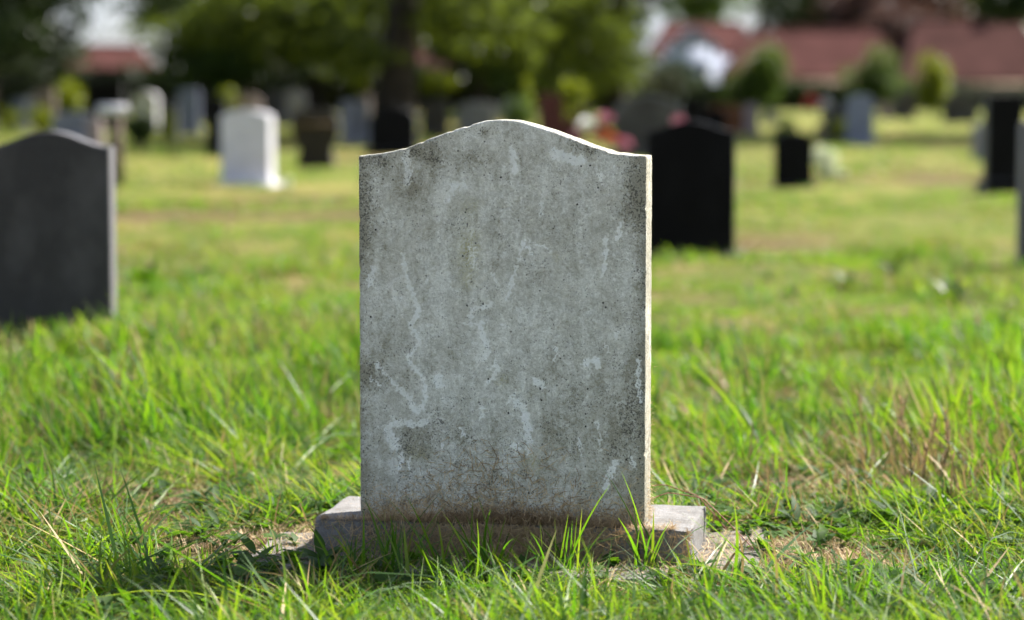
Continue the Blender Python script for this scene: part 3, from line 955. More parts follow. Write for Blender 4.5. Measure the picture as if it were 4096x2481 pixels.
def hedge(label, x0, x1, ytop, Y, depth, mat, n, size):
    a, b = at(x0, ytop, Y), at(x1, ytop, Y)
    gz = gh((a.x + b.x) / 2, Y); L, Hh = b.x - a.x, a.z - gz
    e = tag(empty('hedge', ((a.x + b.x) / 2, Y, gz)), label, 'hedge')
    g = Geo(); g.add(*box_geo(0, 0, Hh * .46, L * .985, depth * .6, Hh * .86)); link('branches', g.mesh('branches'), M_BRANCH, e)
    k = int(L / .9)
    bl = [((-L / 2 + (q + .5) * L / k, rg.uniform(-.15, .15), Hh * rg.uniform(.3, .8)), (.75, depth * .55, Hh * .36), n // k) for q in range(k)]
    link('leaves', leaf_cloud(bl, size, rg), mat, e)


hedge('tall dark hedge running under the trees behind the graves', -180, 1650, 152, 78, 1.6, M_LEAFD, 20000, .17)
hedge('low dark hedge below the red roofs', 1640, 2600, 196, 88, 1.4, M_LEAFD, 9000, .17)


# ------------------------------------------------------------------ houses
def house(label, x0, x1, yr, ye, Y, wall_mat, roof_mat, depth=7, hip=True, windows=2, chimney=None, turn=0):
    a, b = at(x0, ye, Y), at(x1, ye, Y)
    cx = (a.x + b.x) / 2; W = b.x - a.x
    gz = gh(cx, Y); eave = a.z - gz; ridge = at(x0, yr, Y).z - gz
    e = tag(empty('bungalow', (cx, Y + depth / 2, gz), R(turn)), label, 'house', 'houses behind the hedge')
    g = Geo(); g.add(*box_geo(0, 0, eave / 2, W * .94, depth * .94, eave)); link('wall', g.mesh('wall'), wall_mat, e)
    hw, hd, ins = W / 2, depth / 2, (min(W * .17, depth / 2) if hip else .0)
    z0, z1 = eave - .05, ridge
    V = [(-hw, -hd, z0), (hw, -hd, z0), (hw, hd, z0), (-hw, hd, z0), (-hw + ins, 0, z1), (hw - ins, 0, z1),
         (-hw, -hd, z0 - .14), (hw, -hd, z0 - .14), (hw, hd, z0 - .14), (-hw, hd, z0 - .14)]
    bm = bmesh.new(); vv = [bm.verts.new(v) for v in V]
    for f in ((0, 1, 5, 4), (1, 2, 5), (2, 3, 4, 5), (3, 0, 4), (0, 6, 7, 1), (1, 7, 8, 2), (2, 8, 9, 3), (3, 9, 6, 0), (6, 9, 8, 7)):
        bm.faces.new([vv[k] for k in f])
    bmesh.ops.recalc_face_normals(bm, faces=bm.faces)
    roof = link('roof', bm_mesh('roof', bm), roof_mat, e)
    g = Geo(); g.add(*tube([(-hw + ins, 0, z1 + .02), (0, 0, z1 + .03), (hw - ins, 0, z1 + .02)], [.12] * 3, 8)); link('ridge_tiles', g.mesh('ridge_tiles'), roof_mat, roof)
    for k in range(windows):
        x = (-.5 + (k + .5) / windows) * W * .85
        g = Geo(); g.add(*box_geo(x, -depth * .47, eave * .52, 1.5, .1, 1.1)); w_ = link('window', g.mesh('window'), M_FRAME, e)
        for sx in (-1, 1):
            g = Geo(); g.add(*box_geo(x + sx * .36, -depth * .47 - .055, eave * .52, .62, .02, .95)); link('pane', g.mesh('pane'), M_GLASS, w_)
    if chimney is not None:
        g = Geo(); g.add(*box_geo(chimney * W, .3, z1 + .25, .7, .6, 1.6)); g.add(*box_geo(chimney * W, .3, z1 + 1.1, .85, .75, .12)); link('chimney', g.mesh('chimney'), M_BRICK, roof)
    return e


house('white walled house with a red roof beside the bushy tree', 1560, 1840, 52, 128, 150, M_RENDER, M_ROOF, 7, True, 2)
house('middle bungalow with a wide red tiled roof', 1740, 2210, 68, 182, 146, M_BRICK, M_ROOF, 8, True, 3, None)
house('largest red roofed house at the right edge of the picture', 2165, 2560, 40, 190, 140, M_BRICK, M_ROOF2, 9, True, 3, .18)
house('red roofed house glimpsed through the gap at left', 130, 350, 108, 168, 150, M_BRICK, M_ROOF, 7, True, 2)
house('small red roofed house seen right of the large trunk', 960, 1130, 92, 168, 150, M_BRICK, M_ROOF, 7, True, 1)
house('red roofed house hidden behind the bushy tree', 1290, 1470, 78, 168, 152, M_BRICK, M_ROOF, 7, True, 1)
# white front bay of the first house
a, b = at(1600, 70, 146), at(1735, 190, 146)
bay = tag(empty('garden_room', ((a.x + b.x) / 2, 147.5, gh(0, 147)), 0), 'white garden room glowing in front of the white walled house', 'building')
Hh = a.z - gh(0, 147); Wd = b.x - a.x
g = Geo(); g.add(*box_geo(0, 0, Hh * .42, Wd * .9, 3, Hh * .84)); link('wall', g.mesh('wall'), M_RENDER, bay)
bm = bmesh.new()
vv = [bm.verts.new(v) for v in [(-Wd / 2, -1.7, Hh * .82), (Wd / 2, -1.7, Hh * .82), (0, -1.7, Hh * 1.02), (-Wd / 2, 1.7, Hh * .82), (Wd / 2, 1.7, Hh * .82), (0, 1.7, Hh * 1.02)]]
for f in ((0, 1, 2), (3, 5, 4), (0, 2, 5, 3), (1, 4, 5, 2), (0, 3, 4, 1)):
    bm.faces.new([vv[k] for k in f])
bmesh.ops.recalc_face_normals(bm, faces=bm.faces)
link('roof', bm_mesh('roof', bm), M_BLUE, bay)
g = Geo(); g.add(*box_geo(0, -1.53, Hh * .5, Wd * .6, .06, Hh * .35)); w_ = link('window', g.mesh('window'), M_FRAME, bay)
for k in (-1, 0, 1):
    g = Geo(); g.add(*box_geo(k * Wd * .19, -1.57, Hh * .5, Wd * .16, .02, Hh * .3)); link('pane', g.mesh('pane'), M_GLASS, w_)


# ------------------------------------------------------------------ flowers on the graves
def flower_head(rg, r):
    """many petals round a centre"""
    n = 46
    d = rg.normal(size=(n, 3)); d[:, 2] = np.abs(d[:, 2]) * .9 - .2; d /= np.linalg.norm(d, axis=1, keepdims=True)
    t = np.cross(d, rg.normal(size=(n, 3))); t /= np.linalg.norm(t, axis=1, keepdims=True)
    P = d * r * .55
    v = np.stack([P + d * r * .3 + t * r * .25, P + d * r * .55, P + d * r * .3 - t * r * .25], 1).reshape(-1, 3)
    k = 1 + np.arange(n) * 3
    return np.concatenate([[[0, 0, 0]], v]), np.stack([0 * k, k, k + 1, k + 2], 1)


def bouquet(label, heads, Y, group='flowers on the graves'):
    """heads: (x, y, radius in picture units, material)"""
    c = at(sum(h[0] for h in heads) / len(heads), heads[0][1], Y)
    e = tag(empty('flower_bouquet', (c.x, Y, gh(c.x, Y))), label, 'flowers', group)
    base = Vector((c.x, Y, gh(c.x, Y)))
    for x, y, r, mat in heads:
        q = at(x, y, Y) - base
        v, F = flower_head(rg, r * OVS / FPX * Y)
        g = Geo(); g.add(v + np.array(q), F); link('flower_head', g.mesh('flower_head'), mat, e)
        g = Geo(); t = np.linspace(0, 1, 5)[:, None]
        g.add(*tube(np.array([0, 0, .12]) * (1 - t) + np.array(q) * t, [.006] * 5, 6)); link('stem', g.mesh('stem'), M_BUSH, e)
    g = Geo()
    g.add(*tube([(0, 0, -.02), (0, 0, .06), (0, 0, .12), (0, 0, .14)], [.05, .06, .075, .078], 12)); link('pot', g.mesh('pot'), M_POT, e)


bouquet('white, pink and red bouquet above the pale headstone\'s sloping crest', [(1410, 305, 24, M_WHITEF), (1456, 288, 20, M_PINKF), (1448, 328, 24, M_RED), (1468, 338, 20, M_RED), (1500, 350, 22, M_PINKF), (1390, 330, 18, M_PINKF)], 30)
bouquet('single pink bloom above the black granite headstone', [(1632, 294, 17, M_PINKF), (1618, 330, 12, M_RED)], 30)
bouquet('red flower with a white one beyond the small black headstone', [(1955, 250, 22, M_RED), (1985, 256, 20, M_WHITEF)], 48)
p = ground_at(1995, 432)
shrub('pale cream flowers spilling beside the small black headstone', 1985, 352, 425, 70, p.y, M_PALE, 420, .045, 'pale_flowers', 6, 'flowers')
shrub('pale dried flowers lying right of the small black headstone', 2022, 405, 436, 45, p.y, M_PALE, 160, .04, 'pale_flowers', 4, 'flowers')
q = ground_at(686, 452)
shrub('white flowers at the foot of the bright white marble headstone', 686, 428, 462, 34, q.y - .2, M_PALE, 160, .04, 'pale_flowers', 4, 'flowers')


# ------------------------------------------------------------------ grass
def ribbon(P, W, ax):
    """strip with centre line P (m,k,3), half widths W (m,k), sideways axis ax (m,3)"""
    m, k, _ = P.shape
    L, Rr = P - ax[:, None] * W[..., None], P + ax[:, None] * W[..., None]
    V = np.stack([L, Rr], 2).reshape(-1, 3)
    b = (np.arange(m) * 2 * k)[:, None, None]
    s = (np.arange(k - 1) * 2)[None, :, None]
    F = (b + s + np.array([0, 1, 3, 2])[None, None]).reshape(-1, 4)
    return V, F


def tuft(rg, n, rad, hmin, hmax, w, lean=.45, curve=.6, segs=5, bias=(-.35, 0)):
    a = rg.uniform(0, 2 * math.pi, n); rr = rad * np.sqrt(rg.uniform(0, 1, n))
    base = np.stack([rr * np.cos(a), rr * np.sin(a), np.full(n, -.008)], 1)
    az = rg.uniform(0, 2 * math.pi, n)
    d = np.stack([np.cos(az) + bias[0] * 2, np.sin(az) + bias[1] * 2, np.zeros(n)], 1)
    d /= np.linalg.norm(d, axis=1, keepdims=True)
    h = rg.uniform(hmin, hmax, n) * rg.uniform(.55, 1, n)
    t = np.linspace(0, 1, segs)
    ln, cv = rg.uniform(0, lean, n), rg.uniform(0, curve, n) ** 1.3
    out = ln[:, None] * t + cv[:, None] * t ** 2.2
    up = t * (1 - .12 * ln[:, None]) - (cv[:, None] ** 2) * .42 * t ** 3
    P = base[:, None] + d[:, None] * (out * h[:, None])[..., None] + np.array([0, 0, 1.0]) * (up * h[:, None])[..., None]
    tw = az + math.pi / 2 + rg.normal(0, .7, n)
    ax = np.stack([np.cos(tw), np.sin(tw), rg.normal(0, .15, n)], 1); ax /= np.linalg.norm(ax, axis=1, keepdims=True)
    prof = np.clip(np.minimum(.55 + t * 1.6, 1.05 - t ** 2.6), .03, 1)
    W = prof[None] * (w * rg.uniform(.6, 1.35, n))[:, None] / 2
    V, F = ribbon(P, W, ax)
    rnd = np.repeat(rg.uniform(0, 1, n), segs * 2); tt = np.tile(np.repeat(t, 2), n)
    return np_mesh('grass_tuft', V, F, {'rnd': ('FLOAT', rnd), 't': ('FLOAT', tt)}, True)


def scatter(name, coll, pts, rot, scl, idx, dry=None):
    me = bpy.data.meshes.new(name)
    me.vertices.add(len(pts)); me.vertices.foreach_set('co', np.asarray(pts, np.float32).ravel())
    for n, typ, arr in (('rot', 'FLOAT_VECTOR', rot), ('scl', 'FLOAT', scl), ('idx', 'INT', idx), ('dry', 'FLOAT', np.zeros(len(pts)) if dry is None else dry)):
        at_ = me.attributes.new(n, typ, 'POINT')
        at_.data.foreach_set('vector' if typ == 'FLOAT_VECTOR' else 'value', np.asarray(arr, np.int32 if typ == 'INT' else np.float32).ravel())
    o = link(name, me)
    ng = bpy.data.node_groups.new(name, 'GeometryNodeTree')
    ng.interface.new_socket('Geometry', in_out='INPUT', socket_type='NodeSocketGeometry')
    ng.interface.new_socket('Geometry', in_out='OUTPUT', socket_type='NodeSocketGeometry')
    N, L = ng.nodes, ng.links
    gi, go = N.new('NodeGroupInput'), N.new('NodeGroupOutput')
    ci = N.new('GeometryNodeCollectionInfo'); ci.inputs[0].default_value = coll; ci.inputs[1].default_value = True; ci.inputs[2].default_value = True
    ip = N.new('GeometryNodeInstanceOnPoints'); ip.inputs['Pick Instance'].default_value = True
    def na(n, t):
        k = N.new('GeometryNodeInputNamedAttribute'); k.data_type = t; k.inputs[0].default_value = n
        return k.outputs[0]
    er = N.new('FunctionNodeEulerToRotation')
    L.new(na('rot', 'FLOAT_VECTOR'), er.inputs[0])
    L.new(gi.outputs[0], ip.inputs['Points']); L.new(ci.outputs[0], ip.inputs['Instance'])
    L.new(na('idx', 'INT'), ip.inputs['Instance Index']); L.new(er.outputs[0], ip.inputs['Rotation']); L.new(na('scl', 'FLOAT'), ip.inputs['Scale'])
    rz = N.new('GeometryNodeRealizeInstances'); L.new(ip.outputs[0], rz.inputs[0]); L.new(rz.outputs[0], go.inputs[0])
    o.modifiers.new('scatter', 'NODES').node_group = ng
    return o


def kit(name, meshes, mat):
    col = bpy.data.collections.new(name)
    for k, me in enumerate(meshes):
        if not me.materials:
            me.materials.append(mat)
        col.objects.link(bpy.data.objects.new('%s_%03d' % (name, k), me))
    return col


rt = np.random.default_rng(21)
tufts = [tuft(rt, 14, .024, .024, .060, .0036, .7, 1.0) for _ in range(5)]                 # 0-4 short
tufts += [tuft(rt, 11, .030, .065, .130, .0053, .5, .9, 6) for _ in range(5)]              # 5-9 medium
tufts += [tuft(rt, 7, .030, .14, .25, .0066, .35, .7, 7) for _ in range(5)]               # 10-14 tall
tufts += [tuft(rt, 42, .16, .06, .14, .011, .7, 1.0, 4) for _ in range(4)]                # 15-18 mid distance
tufts += [tuft(rt, 44, .40, .06, .14, .030, .7, 1.0, 3) for _ in range(4)]                 # 19-22 far
tufts += [tuft(rt, 12, .035, .05, .13, .0045, 1.9, 1.3, 6) for _ in range(5)]                # 23-27 flopped over
grass_kit = kit('grass_tuft', tufts, M_BLADE)

pts, rots, scls, idxs, drys = [], [], [], [], []


def sow(x, y, idx, scl, dry, tilt=.12):
    n = len(x)
    z = gh_np(x, y)
    pts.append(np.stack([x, y, z], 1)); rots.append(np.stack([rt.normal(0, tilt, n), rt.normal(0, tilt, n) - .06, rt.normal(0, 1.15, n)], 1))
    scls.append(scl); idxs.append(idx); drys.append(dry)


# near field, one tuft at a time
n = 26000
y = 3.6 + 4.6 * rt.uniform(0, 1, n); x = rt.uniform(-1, 1, n) * (y * .225 + .45)
dr = dryness(x, y)
lx, ly = local(x, y)
thin = wnoise(x, y, 6.0, 3)
keep = (rt.uniform(0, 1, n) < np.clip(1.12 - dr * 1.15, .05, 1) * np.clip(1.75 * thin - .12, .14, 1)) & ~inside_block(x, y, .012)
keep &= ~((np.abs(lx) < .50) & (np.abs(ly) < .27) & (rt.uniform(0, 1, n) > .22) & (y > 4.72 + .0 * x))
keep &= rt.uniform(0, 1, n) > .9 * blob(x, y, .95, 4.93, .12, .10) + .8 * blob(x, y, -.52, 5.06, .17, .11) + .75 * blob(x, y, .50, 4.80, .14, .12)
x, y, dr = x[keep], y[keep], dr[keep]
lx, ly = local(x, y)
tallness = (.95 * blob(x, y, -1.5, 7.6, 1.3, 1.5) + 1.0 * blob(x, y, 1.45, 6.6, .55, .9) + .30 * blob(x, y, -.1, 4.2, 2, .3) + .5 * blob(x, y, .3, 6.4, .5, .7)
            + .40 * (wnoise(x, y, 3.2, 12) - .35) - 1.0 * blob(x, y, 0, 5.05, .85, .40) - .35 * blob(x, y, .7, 5.4, .5, .4) - .35 * np.clip((6.1 - y) / .6, 0, 1) - .6 * blob(x, y, -.55, 4.62, .45, .22))
u = rt.uniform(0, 1, len(x))
cls = np.where(u < np.clip(tallness * .30 - .04, 0, .45), 2, np.where(u < np.clip(.07 + tallness * 1.0, .03, .95), 1, 0))
ii = cls * 5 + rt.integers(0, 5, len(x))
flop = rt.uniform(0, 1, len(x)) < .22 + .36 * wnoise(x, y, 5.0, 55)
ii = np.where(flop & (cls < 2), 23 + rt.integers(0, 5, len(x)), ii)
sow(x, y, ii, rt.uniform(.6, 1.25, len(x)) * (.5 + .9 * wnoise(x, y, 7, 66)), dr * .8 + rt.uniform(.03, .16, len(x)), .2)
# tall blades standing in front of the plinth
n = 15
lxx = rt.uniform(-.27, .34, n); lyy = -.1535 - rt.uniform(.02, .26, n)
c_, s_ = math.cos(GROT), math.sin(GROT)
x, y = GX + lxx * c_ - lyy * s_, GY + lxx * s_ + lyy * c_
sow(x, y, 10 + rt.integers(0, 5, n), rt.uniform(.65, 1.12, n), np.full(n, .05), .1)
n = 40
lxx = rt.uniform(-.50, .62, n); lyy = -.17 - np.abs(rt.normal(0, .13, n))
x, y = GX + lxx * c_ - lyy * s_, GY + lxx * s_ + lyy * c_
sow(x, y, 5 + rt.integers(0, 5, n), rt.uniform(.4, .85, n), np.full(n, .08), .14)
# blades close to the lens side
n = 60
sow(rt.uniform(-1.2, 1.2, n), rt.uniform(3.7, 4.3, n), 10 + rt.integers(0, 5, n), rt.uniform(.6, .95, n), np.full(n, .08), .15)
# rank clumps
for k in range(26):
    cy_ = rt.uniform(5.9, 15); cx_ = rt.uniform(-1, 1) * cy_ * .21
    if k < 9:
        cx_, cy_ = [(1.25, 7.0), (1.5, 6.3), (1.75, 8.8), (1.5, 9.3), (-1.2, 6.6), (-.95, 8.6), (-.9, 7.4), (1.35, 5.9), (-1.35, 5.8)][k]
    elif abs(cx_) < .75 and cy_ < 6.6:
        continue
    n = 46
    sow(cx_ + rt.normal(0, .11, n) * cy_ / 7, cy_ + rt.normal(0, .12, n), 10 + rt.integers(0, 5, n), rt.uniform(.5, .95, n), np.full(n, rt.uniform(.04, .3)), .14)
n = 90
sow(rt.normal(1.12, .13, n), rt.normal(6.05, .28, n), 10 + rt.integers(0, 5, n), rt.uniform(.5, .95, n), np.full(n, .72), .2)
# middle distance
n = 6500
y = 8.0 + 14 * rt.uniform(0, 1, n) ** 1.25; x = rt.uniform(-1, 1, n) * (y * .235 + .6)
dr = dryness(x, y)
keep = rt.uniform(0, 1, n) < np.clip(1.15 - dr * 1.1, .08, 1) * np.clip(1.7 * wnoise(x, y, 3.4, 33) - .1, .25, 1)
x, y, dr = x[keep], y[keep], dr[keep]
hgt = .2 + .9 * wnoise(x, y, 2.2, 31) + .5 * (wnoise(x, y, 6.5, 32) - .5) + .35 * blob(x, y, -1.9, 8.9, 1.3, .8) + .5 * blob(x, y, 2, 9.5, .8, 1.2) - .25 * np.clip((y - 11) / 8, 0, 1)
sow(x, y, 15 + rt.integers(0, 4, len(x)), np.clip(hgt, .3, 1.8) * rt.uniform(.8, 1.15, len(x)), dr * .9 + rt.uniform(.05, .2, len(x)) + .3 * np.clip((y - 9.5) / 4, 0, 1) * wnoise(x, y, 1.1, 71), .1)
# far lawn
n = 3000
y = 20 + 62 * rt.uniform(0, 1, n) ** 1.5; x = rt.uniform(-1, 1, n) * (y * .26 + 2)
dr = dryness(x, y)
keep = rt.uniform(0, 1, n) < np.clip(1.15 - dr, .1, 1)
x, y, dr = x[keep], y[keep], dr[keep]
sow(x, y, 19 + rt.integers(0, 4, len(x)), rt.uniform(.4, .8, len(x)) * (.6 + .6 * wnoise(x, y, .8, 40)), dr * .7 + rt.uniform(.1, .5, len(x)), .08)
lawn = scatter('lawn_grass', grass_kit, np.concatenate(pts), np.concatenate(rots), np.concatenate(scls), np.concatenate(idxs), np.concatenate(drys))
tag(lawn, 'long unmown green grass covering the churchyard', 'grass', kind='stuff')


# ------------------------------------------------------------------ straw: cuttings on the stone and round its foot
def straw_ribbons(C0, dirs, nrm, L, w, bend, rg):
    n = len(C0)
    t = np.linspace(-.5, .5, 4)
    side = np.cross(nrm, dirs); side /= np.linalg.norm(side, axis=1, keepdims=True) + 1e-9
    P = C0[:, None] + dirs[:, None] * (t[None] * L[:, None])[..., None] + side[:, None] * (((t * 2) ** 2)[None] * bend[:, None])[..., None]
    P = P + nrm[:, None] * (((t * 2) ** 2)[None] * rg.uniform(-.002, .006, n)[:, None])[..., None]
    return ribbon(P, np.tile(np.array([.5, 1, .9, .3]), (n, 1)) * w[:, None] / 2, side)


rs = np.random.default_rng(77)
G = Geo()


def to_world(v):
    c, s = math.cos(GROT), math.sin(GROT)
    return np.stack([GX + v[:, 0] * c - v[:, 1] * s, GY + v[:, 0] * s + v[:, 1] * c, BASE_Z + v[:, 2]], 1)


def turn(v):
    c, s = math.cos(GROT), math.sin(GROT)
    return np.stack([v[:, 0] * c - v[:, 1] * s, v[:, 0] * s + v[:, 1] * c, v[:, 2]], 1)


FRONT = -.1535 + .036
# against the face
n = 2000
fx = rs.uniform(-.285, .285, n) - .0035
mound = .022 + .042 * np.exp(-((fx - .0) / .10) ** 2) + .018 * np.exp(-((fx + .12) / .06) ** 2) + .016 * np.exp(-((fx - .06) / .03) ** 2)
q_ = rs.exponential(1, n) * mound
fz = PL_H + np.where(q_ > .17, rs.uniform(0, .12, n), q_)
P = to_world(np.stack([fx, FRONT - .0012 - rs.exponential(.0022, n) * np.exp(-(fz - PL_H) / .05), fz], 1))
a = rs.uniform(0, 2 * math.pi, n)
D = turn(np.stack([np.cos(a), rs.normal(0, .10, n), np.sin(a)], 1)); D /= np.linalg.norm(D, axis=1, keepdims=True)
Nn = turn(np.tile(np.array([0, -1.0, 0]), (n, 1)))
v, F = straw_ribbons(P, D, Nn, rs.uniform(.008, .034, n), rs.uniform(.0006, .0013, n), rs.normal(0, .0012, n), rs)
G.add(v, F, np.repeat(np.where(rs.uniform(0, 1, n) < .25, rs.uniform(0, .3, n), rs.uniform(.6, 1.25, n)), 8))
# heaped on the ledge and down the plinth front
n = 5200
fx = np.clip(rs.normal(0, .17, n), -.36, .36) - .01
fy = rs.uniform(FRONT - .04, FRONT, n)
fz = PL_H + np.abs(rs.normal(0, .020, n)) * np.exp(-((fx - .02) / .17) ** 2) * (1 + (fy - FRONT) / .05) + .001
P = to_world(np.stack([fx, fy, fz], 1)); a = rs.uniform(0, 2 * math.pi, n)
D = turn(np.stack([np.cos(a), np.sin(a) * .6, rs.normal(0, .25, n)], 1)); D /= np.linalg.norm(D, axis=1, keepdims=True)
v, F = straw_ribbons(P, D, np.tile([0, 0, 1.0], (n, 1)), rs.uniform(.010, .04, n), rs.uniform(.0007, .0014, n), rs.normal(0, .0018, n), rs)
G.add(v, F, np.repeat(rs.uniform(.1, .95, n), 8))
n = 4200
fx = np.clip(rs.normal(.02, .17, n), -.385, .385); fz = rs.uniform(0, PL_H, n)
P = to_world(np.stack([fx, -.1535 - .001 - rs.exponential(.008, n), fz], 1)); a = rs.uniform(0, 2 * math.pi, n)
D = turn(np.stack([np.cos(a), rs.normal(0, .15, n), np.sin(a)], 1)); D /= np.linalg.norm(D, axis=1, keepdims=True)
v, F = straw_ribbons(P, D, turn(np.tile([0, -1.0, 0], (n, 1))), rs.uniform(.010, .035, n), rs.uniform(.0007, .0013, n), rs.normal(0, .0018, n), rs)
G.add(v, F, np.repeat(rs.uniform(.05, .8, n), 8))
# fuzz on the sunny side
n = 500
fz = PL_H + np.minimum(rs.exponential(.09, n), rs.uniform(.3, .6, n)); P = to_world(np.stack([np.full(n, .5 * WID - .0035 + .002) + rs.exponential(.002, n), rs.uniform(FRONT, FRONT + THK, n), fz], 1))
a = rs.uniform(0, 2 * math.pi, n)
D = turn(np.stack([rs.normal(0, .35, n), np.cos(a), np.sin(a)], 1)); D /= np.linalg.norm(D, axis=1, keepdims=True)
v, F = straw_ribbons(P, D, turn(np.tile([1.0, 0, 0], (n, 1))), rs.uniform(.006, .018, n), rs.uniform(.0005, .0009, n), rs.normal(0, .002, n), rs)
G.add(v, F, np.repeat(rs.uniform(.5, 1, n), 8))
# lying on the soil wherever the lawn is dry
n = 150000
x = rs.uniform(-1.9, 1.9, n); y = rs.uniform(4.3, 6.8, n)
keep = (rs.uniform(0, 1, n) < dryness(x, y) ** 1.5 * .75) & ~inside_block(x, y, .003)
x, y = x[keep], y[keep]; n = len(x)
z = np.maximum(gh_np(x, y), np.where((np.abs(local(x, y)[0]) < .5) & (np.abs(local(x, y)[1]) < .28), BASE_Z + .002, -1)) + rs.exponential(.004, n)
a = rs.uniform(0, 2 * math.pi, n)
D = np.stack([np.cos(a), np.sin(a), rs.normal(0, .22, n)], 1); D /= np.linalg.norm(D, axis=1, keepdims=True)
v, F = straw_ribbons(np.stack([x, y, z], 1), D, np.tile([0, 0, 1.0], (n, 1)), rs.uniform(.012, .045, n), rs.uniform(.0008, .0018, n), rs.normal(0, .0018, n), rs)
G.add(v, F, np.repeat(rs.uniform(.1, 1, n), 8))
# cut stubble standing in the worn patches
n = 1500
k = rs.uniform(0, 1, n) < .55
x = np.where(k, rs.normal(.68, .13, n), rs.normal(-.60, .16, n)); y = np.where(k, rs.normal(4.95, .085, n), rs.normal(5.10, .085, n))
keep = ~inside_block(x, y, .03); x, y = x[keep], y[keep]; n = len(x)
a = rs.uniform(0, 2 * math.pi, n); D = np.stack([np.cos(a) * .5, np.sin(a) * .5, np.ones(n)], 1); D /= np.linalg.norm(D, axis=1, keepdims=True)
L = rs.uniform(.006, .045, n) * rs.uniform(.4, 1, n)
P = np.stack([x, y, gh_np(x, y)], 1) + D * (L * .5)[:, None]
v, F = straw_ribbons(P, D, np.stack([np.cos(a), np.sin(a), np.zeros(n)], 1), L, rs.uniform(.0012, .0024, n), rs.normal(0, .001, n), rs)
G.add(v, F, np.repeat(rs.uniform(.65, 1, n), 8))
tag(link('dry_grass_cuttings', G.mesh('dry_grass_cuttings', 'rnd'), M_STRAW), 'dry brown grass cuttings stuck to the headstone foot and strewn round it', 'cuttings', kind='stuff')


# ------------------------------------------------------------------ weeds
def leaf_shape(L, W, lobes, fold=.18, nseg=9, droop=.25):
    """one toothed leaf along +X, as triangles fanned about a mid rib"""
    t = np.linspace(0, 1, nseg)
    hw = W * np.sin(np.pi * np.clip(t, .02, .98) ** .8) * (1 + .28 * np.sin(t * lobes * 2 * math.pi)) / 2
    z = -droop * L * t ** 2
    mid = np.stack([t * L, 0 * t, z], 1); lf = np.stack([t * L, hw, z + fold * hw], 1); rt_ = np.stack([t * L, -hw, z + fold * hw], 1)
    V = np.concatenate([mid, lf, rt_])
    F = [(k, k + 1, nseg + k + 1, nseg + k) for k in range(nseg - 1)] + [(k + 1, k, 2 * nseg + k, 2 * nseg + k + 1) for k in range(nseg - 1)]
    return V, np.array(F)


def rot_z(V, a):
    c, s = math.cos(a), math.sin(a)
    return np.stack([V[:, 0] * c - V[:, 1] * s, V[:, 0] * s + V[:, 1] * c, V[:, 2]], 1)


def rosette(rg, n, L, W, lobes, up):
    g = Geo()
    for k in range(n):
        v, F = leaf_shape(L * rg.uniform(.6, 1.1), W * rg.uniform(.7, 1.15), lobes)
        a = rg.uniform(.1, up); v = np.stack([v[:, 0] * math.cos(a) - v[:, 2] * math.sin(a), v[:, 1], v[:, 0] * math.sin(a) + v[:, 2] * math.cos(a)], 1)
        g.add(rot_z(v, k * 2.4 + rg.uniform(0, .5)) + np.array([0, 0, rg.uniform(0, .02)]), F, np.full(len(v), rg.uniform(0, 1)))
    return g.mesh('weed', 'rnd', True)


rw = np.random.default_rng(9)
weeds = [rosette(rw, 7, .045, .022, 3, .8) for _ in range(3)] + [rosette(rw, 9, .032, .024, 2, 1.0) for _ in range(3)] + [rosette(rw, 6, .07, .026, 4, .9) for _ in range(2)]
weed_kit = kit('weed_rosette', weeds, M_WEED)
n = 9000
x = rw.uniform(-2, 2, n); y = rw.uniform(4.2, 7.5, n)
pw = .9 * blob(x, y, .85, 5.42, .50, .22) + .9 * blob(x, y, 1.0, 4.62, .40, .22) + .9 * blob(x, y, -.45, 5.55, .28, .2) + .5 * blob(x, y, -.35, 4.72, .3, .12) + .35 * blob(x, y, .5, 5.2, .1, .1) + .05 + .22 * (wnoise(x, y, 3.0, 90) > .6)
keep = (rw.uniform(0, 1, n) < pw) & ~inside_block(x, y, .04)
x, y = x[keep], y[keep]; n = len(x)
o = scatter('broadleaf_weeds', weed_kit, np.stack([x, y, gh_np(x, y) + .008], 1), np.stack([rw.normal(0, .15, n), rw.normal(0, .15, n), rw.uniform(0, 6.3, n)], 1), rw.uniform(.45, 1.05, n), rw.integers(0, 8, n))
tag(o, 'small broad leaved weeds growing low among the grass', 'weeds', kind='stuff')

